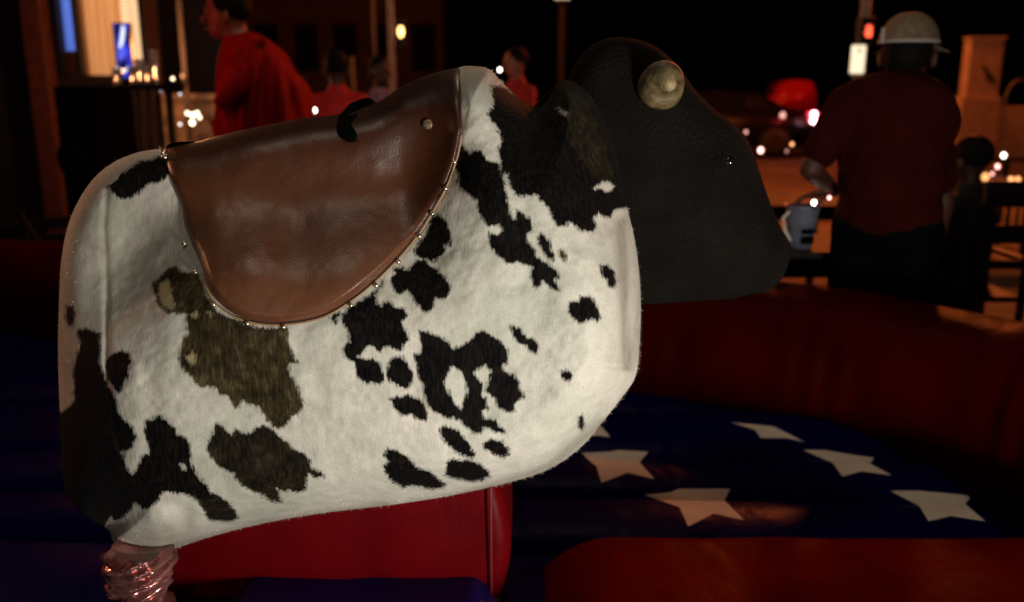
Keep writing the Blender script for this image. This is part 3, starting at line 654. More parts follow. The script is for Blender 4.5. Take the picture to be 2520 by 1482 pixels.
# ------------------------------------------------------------ ground, sky
bm = bmesh.new(); bmesh.ops.create_grid(bm, x_segments=2, y_segments=2, size=150, matrix=Matrix.Translation((0, 100, 0)))
g = bm_obj('ground', bm, mat('brick_paving', (.10, .075, .06), .8, noise=.75, nscale=1.1, bump=.4, bscale=40)); g['kind'] = 'structure'
bm = bmesh.new(); box(bm, (-70, 19, 0.0), (90, 34, .006)); g = bm_obj('road', bm, mat('asphalt', (.06, .055, .05), .7, noise=.3, nscale=6, bump=.4, bscale=60)); g['kind'] = 'structure'
bm = bmesh.new(); box(bm, (-70, 34, 0), (90, 36.5, .13)); g = bm_obj('pavement', bm, mat('concrete_paving', (.16, .14, .12), .8, noise=.2)); g['kind'] = 'structure'

# ------------------------------------------------------------ people
def hand_fn(wrist, fwd, pal, side, curl=.5, r=.0085):
    """palm and five bent fingers: fwd = direction of fingers, pal = palm normal, side = towards the thumb"""
    wrist, fwd, pal, side = Vector(wrist), Vector(fwd).normalized(), Vector(pal).normalized(), Vector(side).normalized()
    def f(bm):
        rot = Matrix((side, fwd, pal)).transposed(); ball(bm, wrist+fwd*.05, 1, (.042, .055, .017), rot, 3)
        for i, l in enumerate((.072, .080, .074, .058)):
            b = wrist+fwd*.088+side*(.030-.020*i); d = fwd.copy(); p = b
            for s_ in range(3):
                a = curl*(s_+.4)*.8; d = (fwd*math.cos(a)+pal*math.sin(a)); e = p+d*l*(.46, .30, .24)[s_]
                cyl(bm, p, e, r*(1-.1*s_), r*(.9-.1*s_), 8); ball(bm, e, r*(.92-.1*s_)); p = e
        p = wrist+fwd*.03+side*.034
        for s_, l in enumerate((.042, .032, .024)):
            d = (side*(.75-.3*s_)+fwd*.6+pal*(.25+curl*.4)).normalized(); e = p+d*l; cyl(bm, p, e, r*1.25, r*1.1, 8); ball(bm, e, r*1.12); p = e
    return f
def face_extra(c, face, s=1.0):
    """nose, eyes, mouth and ears on a head centred at c looking along face"""
    c = Vector(c); f = Vector(face).normalized(); up = Vector((0, 0, 1)); sd = f.cross(up).normalized(); up = sd.cross(f).normalized()
    def g_(bm):
        cyl(bm, c+f*.090*s+up*.014, c+f*.112*s-up*.020, .006, .011, 8); ball(bm, c+f*.106*s-up*.022, .011)
        for k in (-1, 1):
            ball(bm, c+sd*k*.083*s-up*.008, 1, (.012, .022, .032), None, 2); ball(bm, c+f*.086*s+sd*k*.031+up*.018, .012)
        rot = Matrix((sd, f, up)).transposed(); ball(bm, c+f*.096*s-up*.056, 1, (.024, .008, .006), rot, 2)
    return g_
def person(label, loc, face, J, skin, shirt_m, trouser_m, hair_m, hands=(), group=None, vox=.013, hat=None, long_hair=False, fold=.012, seated=False):
    o = thing('person', label, 'person', loc, group)
    h = Vector(J['head']); nk = Vector(J['neck']); ch = Vector(J['chest']); be = Vector(J['belly']); hp = Vector(J['hip'])
    f = Vector(face).normalized(); sd = Vector((f.y, -f.x, 0)).normalized()   # sd: person's right
    sw = J.get('sw', .18)
    rot = (math.degrees(math.atan2(-f.x, f.y)), 'Z')
    caps = [(nk, .058, h-Vector((0, 0, .05)), .055), (nk, .055, ch, .09), (ch, .10, be, .10), (be, .10, hp, .11)]
    balls = [(h+Vector((0, 0, .02)), (.078, .098, .108), rot), (h+f*.035-Vector((0, 0, .05)), (.052, .055, .055), rot)]
    scaps = [(nk-Vector((0, 0, .03)), .075, ch, .13)]; tcaps = []
    sb = [(ch, (sw+.03, .145, .18), rot), (be, (sw-.005, .15, .20), rot), (ch.lerp(be, .5), (sw, .145, .18), rot), (hp+Vector((0, 0, .05)), (sw, .145, .14), rot)]
    for s_, key in ((1, 'r'), (-1, 'l')):
        shd = J.get('sh_'+key); shd = Vector(shd) if shd is not None else ch+sd*s_*sw+Vector((0, 0, .10))
        el, wr = Vector(J['el_'+key]), Vector(J['wr_'+key])
        caps += [(shd, .052, el, .042), (el, .042, wr, .028)]
        mid_ = el.lerp(shd, .25); scaps += [(shd, .070, mid_, .062), (ch+Vector((0, 0, .12)), .07, shd, .068)]
        if J.get('sleeve', 'short') == 'long': scaps += [(mid_, .06, el, .056), (el, .055, wr, .042)]
        kn, an = Vector(J['kn_'+key]), Vector(J['an_'+key]); hj = hp+sd*s_*.09
        caps += [(hj, .085, kn, .058), (kn, .055, an, .038), (an, .04, an+f*.14-Vector((0, 0, .05)), .032)]
        tcaps += [(hj, .105, kn, .078), (kn, .078, an+Vector((0, 0, .06)), .062)]
        
    b = blob('body', caps, balls, skin, o, vox, 5, [face_extra(h, f)]+list(hands))
    blob('shirt', scaps, sb, shirt_m, o, vox, 5, None, (fold, .09))
    blob('trousers', tcaps+[(hp-sd*.06, .13, hp+sd*.06, .13)], [], trouser_m, o, vox*1.2, 4, None, (.01, .1))
    if hair_m:
        hb_ = [(h+Vector((0, 0, .045))-f*.018, (.088, .100, .095), rot)] if not hat else [(h+Vector((0, 0, .015))-f*.012, (.083, .094, .085), rot)]
        if long_hair: hb_.append((h-f*.06-Vector((0, 0, .06)), (.085, .06, .14), rot))
        blob('hair', [], hb_, hair_m, o, .010, 3, None, (.008, .03))
    if hat: hat(o, h, f, sd)
    return o
def cap_fn(o, h, f, sd):
    m = mat('grey_cap_cloth', (.17, .12, .07), .85, noise=.3, nscale=40, bump=.4, bscale=220)
    V = []; F = []; n = 40; rr = 14; c = h+Vector((0, 0, .045)); tilt = .16
    for i in range(rr+1):
        t = i/rr; a = t*math.pi/2
        for k in range(n):
            th = 2*math.pi*k/n; x = .108*math.cos(a*.98)*math.cos(th); y = .093*math.cos(a*.98)*math.sin(th); z = .098*math.sin(a)
            V.append(c+f*x+sd*y+Vector((0, 0, z-.0*x)))
    for i in range(rr):
        for k in range(n): F.append((i*n+k, i*n+(k+1) % n, (i+1)*n+(k+1) % n, (i+1)*n+k))
    F.append(tuple(rr*n+k for k in range(n)))
    cp = link('cap', arr_mesh('cap', V, F), m, o); md = cp.modifiers.new('s', 'SOLIDIFY'); md.thickness = .004
    V = []; F = []; nb = 20                                  # bill
    for j in range(6):
        for k in range(nb+1):
            th = (k/nb-.5)*2.3; r0 = .102+j*.013*max(.05, math.cos(th*.62))
            V.append(c+f*r0*math.cos(th)*1.02+sd*r0*math.sin(th)*.9+Vector((0, 0, .004-.0045*j-.012*(abs(th)/1.2)**2)))
    for j in range(5):
        for k in range(nb): a = j*(nb+1)+k; F.append((a, a+1, a+nb+2, a+nb+1))
    bl = link('bill', arr_mesh('bill', V, F), m, cp); md = bl.modifiers.new('s', 'SOLIDIFY'); md.thickness = .004
    tube('band', [c+f*.109*math.cos(t)+sd*.0945*math.sin(t)+Vector((0, 0, .004)) for t in np.linspace(0, 2*math.pi, 40, endpoint=False)], .006, mat('cap_band', (.36, .33, .29), .8), cp, 8, True)
    bm = bmesh.new(); bp = P(2172, 88, 3.06); box(bm, bp-Vector((.006, .004, .025)), bp+Vector((.006, .004, .025)), .002); bm_obj('strap_end', bm, mat('grey_strap', (.35, .30, .3), .6), cp)
def at(u, v, Y): return P(u, v, Y)
# big man seen from behind
Ym_ = 3.15; J = dict(head=at(2232, 140, Ym_), neck=at(2218, 192, Ym_), chest=at(2196, 300, Ym_-.02), belly=at(2192, 440, Ym_-.02), hip=at(2182, 560, Ym_), sw=.185,
    el_l=at(1995, 415, Ym_-.02), wr_l=at(2052, 470, Ym_+.24), el_r=at(2318, 500, Ym_+.03), wr_r=at(2290, 640, Ym_+.10),
    sh_l=at(2085, 255, Ym_), sh_r=at(2288, 275, Ym_))
f_ = Vector((.55, .83, 0)).normalized()
g0 = J['hip']; J['kn_l'] = g0+Vector((-.10, .03, -.46)); J['an_l'] = g0+Vector((-.12, .02, -.92)); J['kn_r'] = g0+Vector((.10, .03, -.46)); J['an_r'] = g0+Vector((.11, .0, -.92))
M_maroon = mat('maroon_shirt', (.032, .003, .002), .9, spec=.05, noise=.2, nscale=10, bump=.3, bscale=60)
M_dark_tr = mat('black_trousers', (.0025, .0025, .003), .95, spec=.03)
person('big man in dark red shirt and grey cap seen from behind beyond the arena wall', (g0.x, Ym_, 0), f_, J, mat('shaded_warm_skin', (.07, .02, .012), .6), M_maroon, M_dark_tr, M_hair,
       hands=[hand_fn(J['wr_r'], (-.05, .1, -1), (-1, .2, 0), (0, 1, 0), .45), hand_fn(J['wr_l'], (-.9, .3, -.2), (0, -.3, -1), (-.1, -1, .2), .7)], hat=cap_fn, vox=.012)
# red-cloaked person, leaning forward, facing left
Yr = 4.3; rf = Vector((-.96, -.25, 0)).normalized(); hd_ = at(558, 42, Yr)
J = dict(head=hd_, neck=at(598, 105, Yr), chest=at(632, 200, Yr), belly=at(645, 330, Yr), hip=at(648, 440, Yr), sw=.175,
    el_l=at(610, 310, Yr-.07), wr_l=at(610, 420, Yr-.08), el_r=at(650, 310, Yr+.07), wr_r=at(640, 420, Yr+.08), sh_l=at(625, 175, Yr-.10), sh_r=at(640, 170, Yr+.10), sleeve='long')
g0 = J['hip']
for k, s_ in (('l', -1), ('r', 1)): J['kn_'+k] = g0+Vector((-.05, s_*.1, -.45)); J['an_'+k] = g0+Vector((.0, s_*.1, -.93))
M_redcloth = mat('red_cloth', (.30, .003, .003), .8, spec=.08, noise=.35, nscale=5, bump=.5, bscale=12, stretch=(6, 6, 1))
rp = person('tall person in a loose red hooded top, bending forward and facing left behind the bull', (g0.x, Yr, 0), rf, J, mat('flushed_skin', (.24, .07, .035), .4), M_redcloth, M_dark_tr, M_hair,
       hands=[hand_fn(J['wr_l'], (-.6, 0, -.6), (0, 1, 0), (-.6, -.2, .6), .5), hand_fn(J['wr_r'], (-.6, 0, -.6), (0, -1, 0), (-.6, 0, .6), .5)], fold=.02)
ck = cat([(552, 96), (575, 84), (612, 78), (645, 92), (682, 122), (702, 160), (735, 196), (752, 232), (762, 300), (768, 420), (765, 470), (526, 470), (523, 400), (524, 330), (529, 250), (531, 180), (538, 130)], 6, True)
def ck_y(u, v):
    d = seg_dist(u, v, ck); m = np.minimum(d/95, 1); qq = 1-np.sqrt(np.maximum(0, 1-(1-m)**2))
    k = (u-645)/(40+.35*(v-60)); fo = (.028*np.sin(k*9+.6)+.016*np.sin(k*17+v*.01)+.03*vnoise(u, v*.35, 34, 91))*np.clip((v-90)/150, 0, 1)*(1-qq)
    return Yr-.24+.24*qq+fo-.02*gz(u, v, 590, 160, 40, 60)
tube('sleeve', [P(600, 160, Yr-.20), P(578, 205, Yr-.27), P(556, 262, Yr-.30), P(549, 300, Yr-.31), P(556, 345, Yr-.34), P(566, 400, Yr-.38)], [.055, .064, .060, .054, .050, .044], M_redcloth, rp, 18)
tube('sleeve_fold', [P(541+9*math.sin(t), 292+4*math.cos(t*2)+8*math.cos(t), Yr-.32-.04*math.cos(t)) for t in np.linspace(0, 6.28, 14)[:-1]], .012, M_redcloth, rp, 6, True)
ckb = [c_ for c_ in rp.children if c_.name.startswith('shirt')][0]; bpy.data.objects.remove(ckb)
solid('hooded_top', ck, (640, 280), 60, ck_y, Yr, M_redcloth, rp, None, 260)
tube('hood_rim', [P(a, b, Yr-.09-.02*i_) for i_, (a, b) in enumerate([(556, 98), (575, 112), (600, 120), (632, 112), (650, 98)])], [.018, .026, .028, .026, .018], M_redcloth, rp, 10)
# background guests
M_dimskin = mat('night_skin', (.05, .018, .012), .6)
def guest(label, u, v, Y, shirt, face, skin=M_dimskin, s=1.0, long_hair=False, group='guests seated at the tables', shrug=0):
    h = at(u, v, Y); f = Vector(face).normalized(); sd = Vector((f.y, -f.x, 0)); Z = Vector((0, 0, 1))
    J = dict(head=h, neck=h-Z*.12-f*.02, chest=h-Z*.33-f*.02, belly=h-Z*.52, hip=h-Z*.68, sw=.17)
    for k, s_ in (('r', 1), ('l', -1)):
        J['el_'+k] = J['chest']+sd*s_*.25-Z*.16+f*.05; J['wr_'+k] = J['el_'+k]+f*.22-sd*s_*.06+Z*.02
        J['kn_'+k] = J['hip']+f*.42+sd*s_*.12-Z*.02; J['an_'+k] = J['kn_'+k]-Z*.40
    hands = [hand_fn(J['wr_'+k], f, -Z, -sd*s_, .4) for k, s_ in (('r', 1), ('l', -1))]
    J['sleeve'] = 'long'
    return person(label, (h.x, Y, max(0, J['an_l'].z-.06)), f, J, skin, shirt, M_dark_tr, M_hair, hands, group, .02, None, long_hair)
guest('seated guest with dark hair and a bright red top beside the guest in pink print', 828, 172, 6.6, mat('bright_red_top', (.55, .012, .010), .8, noise=.2), (-.2, 1, 0))
guest('seated guest in a pink and grey printed top under the pale pole', 935, 180, 7.2, mat('pink_print_top', (.30, .14, .18), .8, noise=.8, nscale=28), (.5, -1, 0), long_hair=True)
guest('guest with red collar beyond the shoulder of the bull', 1268, 158, 7.6, mat('red_collar_top', (.40, .012, .012), .8), (-.8, -.5, 0), mat('red_lit_skin', (.30, .08, .05), .5))
guest('seated guest in black beside the dark patio chairs at the right', 2385, 398, 4.6, mat('black_top', (.006, .006, .007), .9), (-.6, .8, 0))

# ------------------------------------------------------------ poles, lamps, signals
def pole(u, Y, z1, r, m, parent, name='pole', v=90):
    x = P(u, v, Y).x; bm = bmesh.new(); cyl(bm, (x, Y, 0), (x, Y, z1), r*1.15, r, 14); cyl(bm, (x, Y, 0), (x, Y, .12), r*2.2, r*1.8, 14); return bm_obj(name, bm, m, parent, True), x
M_conc = mat('weathered_concrete', (.34, .26, .22), .8, noise=.35, nscale=30)
o = thing('street_pole', 'pale weathered street pole rising behind the guest in the pink print', 'pole', (P(963, 90, 9).x, 9, 0)); pole(963, 9, 5.5, .032, M_conc, o)
xp = P(963, 90, 9).x
o2 = thing('traffic_signal', 'small amber signal lamp glowing just right of the pale pole', 'traffic light', (P(985, 78, 9).x, 9, 0))
c = P(986, 78, 9); bm = bmesh.new(); box(bm, c+Vector((-.045, .02, -.13)), c+Vector((.045, .14, .13)), .008); box(bm, (xp+.03, 9.04, c.z+.03), (c.x-.03, 9.07, c.z+.06)); bm_obj('housing', bm, M_steel, o2)
bm = bmesh.new(); ball(bm, c+Vector((0, .015, 0)), .034, (.85, .5, 1.6), None, 3); bm_obj('lens', bm, emat('amber_lens', (1, .52, .14), 6), o2, True)
o = thing('street_lamp', 'slim dark street lamp with a round glowing head at the top edge above the bull', 'street lamp', (P(1382, 90, 18).x, 18, 0))
pole(1382, 18, 3.15, .055, mat('dark_pole_paint', (.025, .024, .025), .8, spec=.1), o); xq = P(1382, 90, 18).x
bm = bmesh.new(); ball(bm, (xq, 18, 3.27), .17, (1.15, 1.15, .8), None, 3); bm_obj('globe', bm, emat('lamp_globe', (1, .72, .5), .75), o, True)
bm = bmesh.new(); cyl(bm, (xq, 18, 3.06), (xq, 18, 3.16), .07, .12, 16); bm_obj('collar', bm, M_steel, o, True)
for (u, Y, r, c_, lab) in ((447, 8.2, .022, (.10, .09, .085), 'thin grey post at the right end of the bar railing'), (866, 12, .020, (.16, .14, .14), 'very thin grey post behind the guest in the bright red top'), (921, 12, .020, (.12, .10, .10), 'dim thin post between two taller poles')):
    o = thing('post', lab, 'post', (P(u, 90, Y).x, Y, 0)); pole(u, Y, {447: 3.6, 866: 1.9, 921: 3.4}[u], r, mat('post_paint', c_, .6), o)
o = thing('signal_pole', 'orange lit street pole with a red hand signal above a white box with added glow', 'signal pole', (P(2122, 90, 8.5).x, 8.5, 0))
M_opole = mat('pole_paint', (.42, .34, .26), .6, noise=.3, nscale=30); _, xs_ = pole(2124, 8.5, 5, .040, M_opole, o)
c = P(2138, 76, 8.4); bm = bmesh.new(); box(bm, c+Vector((-.075, 0, -.12)), c+Vector((.075, .12, .12)), .012); hs = bm_obj('signal_housing', bm, M_steel, o)
bm = bmesh.new()      # raised hand symbol, red
for k, (dx, hgt) in enumerate(((-.022, .030), (-.008, .040), (.006, .038), (.020, .028))): box(bm, c+Vector((dx-.005, -.012, -.005)), c+Vector((dx+.005, -.004, hgt+.012)), .002)
box(bm, c+Vector((-.026, -.013, -.055)), c+Vector((.026, -.004, .0)), .004); box(bm, c+Vector((-.040, -.012, -.025)), c+Vector((-.026, -.005, -.012)), .002)
bm_obj('hand_symbol', bm, emat('red_signal', (1, .10, .04), 2.6), hs)
c = P(2114, 146, 8.4); bm = bmesh.new(); box(bm, c+Vector((-.058, 0, -.125)), c+Vector((.058, .06, .125)), .012); bm_obj('sign_box_glow', bm, mat('sign_reflect_glow', (.8, .75, .6), .5, emis=(1, .86, .58), estr=1.15), o)  # emission paints the overexposed reflection on the sign box
bm = bmesh.new(); box(bm, c+Vector((-.010, -.004, .055)), c+Vector((.008, 0, .085))); box(bm, c+Vector((-.018, -.004, .092)), c+Vector((.016, 0, .098))); bm_obj('sign_mark', bm, mat('sign_ink', (.35, .25, .12), .6), o)
bm = bmesh.new(); box(bm, c+Vector((-.035, .01, -.17)), c+Vector((.035, .05, -.128)), .006); bm_obj('push_button_box', bm, mat('button_housing', (.3, .22, .14), .5), o)

# monument sign
Yp = 15; a = P(2386, 246, Yp); x0 = P(2384, 170, Yp).x; x1 = P(2464, 170, Yp).x; zt = P(2430, 96, Yp).z; zw = P(2430, 240, Yp).z
M_stucco = mat('stucco', (.36, .28, .22), .85, noise=.18, nscale=8, bump=.3, bscale=30)
o = thing('monument_sign', 'tall plain stucco sign pillar with a dark leaf emblem on a stepped base', 'sign', ((x0+x1)/2, Yp, 0))
bm = bmesh.new(); box(bm, (x0, Yp, zw), (x1, Yp+.25, zt), .01); bm_obj('pillar', bm, M_stucco, o)
bm = bmesh.new(); box(bm, (x0-.02, Yp-.02, zt), (x1+.03, Yp+.27, zt+.035), .006); bm_obj('cap_stone', bm, M_stucco, o)
bm = bmesh.new(); box(bm, (x0-.09, Yp-.1, 0), (x1+.02, Yp+.35, zw), .01); bm_obj('base', bm, M_stucco, o)
lf = [(2418, 160), (2428, 168), (2436, 178), (2444, 186), (2450, 197), (2452, 210), (2442, 206), (2437, 200), (2430, 203), (2427, 190), (2423, 180), (2419, 170)]
bm = bmesh.new(); vs = [bm.verts.new(P(u, v, Yp-.012)) for u, v in lf]; fc = bm.faces.new(vs); r_ = bmesh.ops.extrude_face_region(bm, geom=[fc]); bmesh.ops.translate(bm, vec=(0, .012, 0), verts=[v for v in r_['geom'] if isinstance(v, bmesh.types.BMVert)])
bm_obj('leaf_emblem', bm, mat('dark_emblem', (.035, .02, .015), .6), o)
o = thing('low_wall', 'low stucco boundary wall running right from the sign pillar', 'wall', (x1+2, Yp+.05, 0))
bm = bmesh.new(); box(bm, (x1+.03, Yp, 0), (x1+5, Yp+.3, P(2500, 262, Yp).z), .01); bm_obj('wall_body', bm, M_stucco, o)
o = thing('low_wall', 'low stucco boundary wall between the man in the cap and the sign pillar', 'wall', (x0-1, Yp+.05, 0))
bm = bmesh.new(); box(bm, (x0-1.2, Yp+.02, 0), (x0-.1, Yp+.3, P(2340, 262, Yp).z), .01); bm_obj('wall_body', bm, M_stucco, o)
o = thing('bike_rack', 'thin grey hoop rack standing right of the sign pillar', 'rack', (P(2490, 240, 13).x, 13, 0))
ra = P(2468, 300, 13); rb = P(2530, 300, 13); rt = P(2500, 196, 13).z; rw = (rb.x-ra.x)/2; rc = (ra.x+rb.x)/2
tube('hoop', [(ra.x, 13, 0), (ra.x, 13, rt-.25)]+[(rc-rw*math.cos(t), 13, rt-.25+.25*math.sin(t)) for t in np.linspace(0.1, math.pi-.1, 14)]+[(rb.x, 13, rt-.25), (rb.x, 13, 0)], .012, mat('hoop_steel', (.2, .2, .2), .4, metal=.6), o)

# ------------------------------------------------------------ car at the kerb
def car(label, u0, u1, vb, Y, col, tailon):
    xa, xb = P(u0, vb, Y).x, P(u1, vb, Y).x; L = 4.4; x0 = xb-L; o = thing('parked_car', label, 'car', (x0+L/2, Y+.9, 0))
    side = [(0, .35), (.05, .62), (.35, .80), (1.15, .92), (1.75, 1.36), (2.2, 1.46), (3.1, 1.44), (3.75, 1.08), (4.25, 1.02), (4.38, .80), (4.4, .38), (4.0, .26), (.4, .26)]
    bm = bmesh.new(); n = len(side); lay = []
    for yy, ins in ((0, .10), (.12, .0), (1.68, 0), (1.8, .10)):
        lay.append([bm.verts.new((x0+a+(.0), Y+yy+(.18*(1 if yy < 1 else -1) if b > 1.0 else 0), b*(1 if ins == 0 else .985))) for a, b in side])
    for i in range(3):
        for k in range(n): bm.faces.new((lay[i][k], lay[i][(k+1) % n], lay[i+1][(k+1) % n], lay[i+1][k]))
    bm.faces.new(lay[0][::-1]); bm.faces.new(lay[3]); bmesh.ops.bevel(bm, geom=bm.edges[:], offset=.03, segments=2, affect='EDGES')
    bm_obj('body', bm, mat('car_paint', (.004, .004, .005), .35, coat=.15, spec=.2), o, True)
    bm = bmesh.new()
    for (a, b, c2, d2) in ((1.30, 1.02, 2.18, 1.38), (2.28, 1.02, 3.15, 1.36)):
        vs = [bm.verts.new((x0+p, Y+.172, z)) for p, z in ((a, b), (a+.42 if a < 2 else a, d2), (c2, d2), (c2+(.3 if a > 2 else 0), b))]; fc = bm.faces.new(vs)
        r_ = bmesh.ops.extrude_face_region(bm, geom=[fc]); bmesh.ops.translate(bm, vec=(0, -.035, 0), verts=[v for v in r_['geom'] if isinstance(v, bmesh.types.BMVert)])
    bm_obj('window', bm, mat('car_glass', (.01, .01, .012), .05, coat=1), o)
    for a in (.85, 3.5):
        bm = bmesh.new(); cyl(bm, (x0+a, Y-.01, .33), (x0+a, Y+.2, .33), .33, .33, 28); wq = bm_obj('wheel', bm, mat('tyre', (.01, .01, .01), .8), o, True)
        bm = bmesh.new(); cyl(bm, (x0+a, Y-.03, .33), (x0+a, Y+.0, .33), .19, .21, 10); bm_obj('rim', bm, mat('rim_alloy', (.03, .03, .03), .6, metal=.5), wq)
    bm = bmesh.new(); box(bm, (x0+4.22, Y+.02, .78), (x0+4.41, Y+.30, 1.0), .02); tl = bm_obj('tail_light', bm, emat('tail_glow', (1, .03, .05), 3.0 if tailon else .02), o)
    if tailon:
        for dz in (.0, .13): 
            bm = bmesh.new(); ball(bm, (x0+4.30, Y-.01, .82+dz), .06, (1, .5, 1)); bm_obj('brake_bulb', bm, emat('brake_bulb_glow', (1, .55, .6), 14), tl, True)
    return o, x0
o, cx0 = car('dark parked car with its tail lamp glowing red, left of the man in the cap', 1745, 2014, 285, 19.5, (.012, .012, .014), True)
lamp('tail_lamp_spill', 'POINT', (cx0+4.0, 19.2, 1.15), 12, (1, .03, .03), .05)
# red lit boot lid of a second car beside it
o = thing('parked_car', 'red car partly hidden behind the dark car with the glowing tail lamp', 'car', (P(1975, 215, 23).x, 23.8, 0))
xk = P(1932, 200, 23).x; bm = bmesh.new(); pts = [(xk, 1.30), (xk+.05, 1.62), (xk+.2, 1.70), (xk+.72, 1.68), (xk+.84, 1.3), (xk+.86, .4), (xk-2.6, .4), (xk-2.5, .95)]
vs = [bm.verts.new((a, 23, b)) for a, b in pts]; fc = bm.faces.new(vs); r_ = bmesh.ops.extrude_face_region(bm, geom=[fc]); bmesh.ops.translate(bm, vec=(0, 1.7, 0), verts=[v for v in r_['geom'] if isinstance(v, bmesh.types.BMVert)])
bmesh.ops.bevel(bm, geom=bm.edges[:], offset=.06, segments=3, affect='EDGES'); bm_obj('body', bm, mat('red_car_paint', (.45, .01, .012), .25, coat=1), o, True)
for a in (-1.7, .7):
    bm = bmesh.new(); cyl(bm, (xk+a, 22.97, .33), (xk+a, 23.2, .33), .33, .33, 24); bm_obj('wheel', bm, mat('tyre_b', (.01, .01, .01), .8), o, True)
lamp('red_car_spill', 'POINT', (xk+.75, 22.6, 1.75), 2.5, (1, .05, .04), .1)

# ------------------------------------------------------------ bar building on the left
Yb = 8.6
o = thing('bar_building', 'dark bar front with a bright curtained window and a blue lit pane', 'building', (P(150, 200, Yb).x, Yb, 0))
xl = P(-900, 200, Yb).x; xo0 = P(143, 80, Yb).x; xo1 = P(352, 80, Yb).x; xr = P(362, 80, Yb).x; zs = P(250, 185, Yb).z
M_facade = mat('dark_facade', (.010, .005, .004), .7, noise=.4, nscale=6)
bm = bmesh.new(); box(bm, (xl, Yb, 0), (xo0, Yb+.3, 5)); box(bm, (xo0, Yb, 0), (xo1, Yb+.3, zs)); box(bm, (xo1, Yb-.02, 0), (xr, Yb+.3, 5)); box(bm, (xo0, Yb, 3.9), (xo1, Yb+.3, 5)); box(bm, (xl, Yb+.3, 0), (xr, Yb+3, .1)); box(bm, (xl, Yb+2.9, 0.1), (xr, Yb+3, 5)); bm_obj('wall', bm, M_facade, o)
bm = bmesh.new(); box(bm, (P(80, 80, Yb).x, Yb-.18, 0), (P(128, 80, Yb).x, Yb, 4.6), .01); bm_obj('pilaster', bm, mat('red_lit_pilaster', (.10, .024, .014), .7, noise=.4, nscale=14), o)  # faint red light on the dark brown pilaster is mixed into its colour
def strip(name, u0, u1, v1, m, Y=Yb+.12, ripple=0, n=40):
    xa, xb = P(u0, 80, Y).x, P(u1, 80, Y).x; zb_ = P(u0, v1, Y).z; V = []; F = []
    for k in range(n+1):
        x = xa+(xb-xa)*k/n; yy = Y+ripple*math.sin((x-xa)*95)+ripple*.6*math.sin((x-xa)*41+1); V += [(x, yy, zb_), (x, yy, 3.9)]
    for k in range(n): F.append((2*k, 2*k+2, 2*k+3, 2*k+1))
    q_ = link(name, arr_mesh(name, V, F), m, o); s_ = q_.modifiers.new('t', 'SOLIDIFY'); s_.thickness = .01; return q_
def curtain_mat(name, col, s):
    m = emat(name, col, s, (.5, .35, .2)); t = m.node_tree; b = t.nodes['Principled BSDF']; tc = N(t, 'ShaderNodeTexCoord'); n = N(t, 'ShaderNodeTexNoise', Scale=1.0, Detail=3.0)
    mp = N(t, 'ShaderNodeMapping'); mp.inputs['Scale'].default_value = (26, 26, .4); t.links.new(tc.outputs['Object'], mp.inputs[0]); t.links.new(mp.outputs[0], n.inputs['Vector'])
    r = N(t, 'ShaderNodeMapRange'); r.inputs['From Min'].default_value = .3; r.inputs['From Max'].default_value = .7; r.inputs['To Min'].default_value = s*.45; r.inputs['To Max'].default_value = s*1.25
    t.links.new(n.outputs[0], r.inputs['Value']); t.links.new(r.outputs[0], b.inputs['Emission Strength']); return m
strip('blue_pane', 143, 189, 125, curtain_mat('blue_pane_glow', (.10, .20, .75), .95), n=6)
strip('curtain', 189, 214, 190, curtain_mat('brown_curtain', (.12, .028, .012), .8), Yb+.14, .006)
strip('curtain', 214, 302, 190, curtain_mat('amber_curtain', (.80, .34, .12), .75), Yb+.12, .010, 60)
strip('curtain', 302, 352, 190, curtain_mat('cream_curtain', (1.0, .66, .36), 1.15), Yb+.15, .004, 20)
for u in (143, 189, 352):
    x = P(u, 80, Yb).x; bm = bmesh.new(); box(bm, (x-.02, Yb-.03, zs), (x+.02, Yb+.08, 3.9), .004); bm_obj('window_frame', bm, M_steel, o)
o = thing('planter_wall', 'orange lit rough low wall behind the railing and the bright candle cluster', 'wall', (P(440, 300, 8.7).x, 8.7, 0))
zt = P(440, 247, 8.7).z; bm = bmesh.new(); box(bm, (xr+.02, 8.7, 0), (P(560, 300, 8.7).x, 9.0, zt), .02); bm_obj('wall_body', bm, mat('rough_masonry', (.30, .22, .16), .9, noise=.7, nscale=9, bump=.8, bscale=20), o)
bm = bmesh.new(); box(bm, (xr+.02, 8.66, zt), (P(560, 300, 8.7).x, 9.04, zt+.06), .01); bm_obj('coping', bm, M_stucco, o)
lamp('sodium_wall_light', 'POINT', (-2.9, 7.6, 1.8), 40, (1.0, 0.36, 0.12), .1)
o = thing('brick_building', 'dim maroon brick building far behind the red guests', 'building', (P(840, 200, 40).x, 40, 0)); xa, xb = P(610, 100, 40).x, P(1090, 100, 40).x
bm = bmesh.new(); box(bm, (xa, 40, 0), (xb, 46, 9)); bm_obj('wall', bm, mat('dim_brick', (.035, .010, .009), .9, noise=.4, nscale=2), o)
for k in range(5):
    x = xa+(k+.5)*(xb-xa)/5; bm = bmesh.new(); box(bm, (x-.5, 39.93, 2.2), (x+.5, 39.99, 4.2), .02); bm_obj('window', bm, mat('dark_pane', (.004, .003, .003), .9, spec=.02), o)
lamp('alley_light', 'POINT', (-4, 33, 4), 14, (1.0, .35, .25), .3)
# dark chandelier / plant silhouettes in front of the window sill

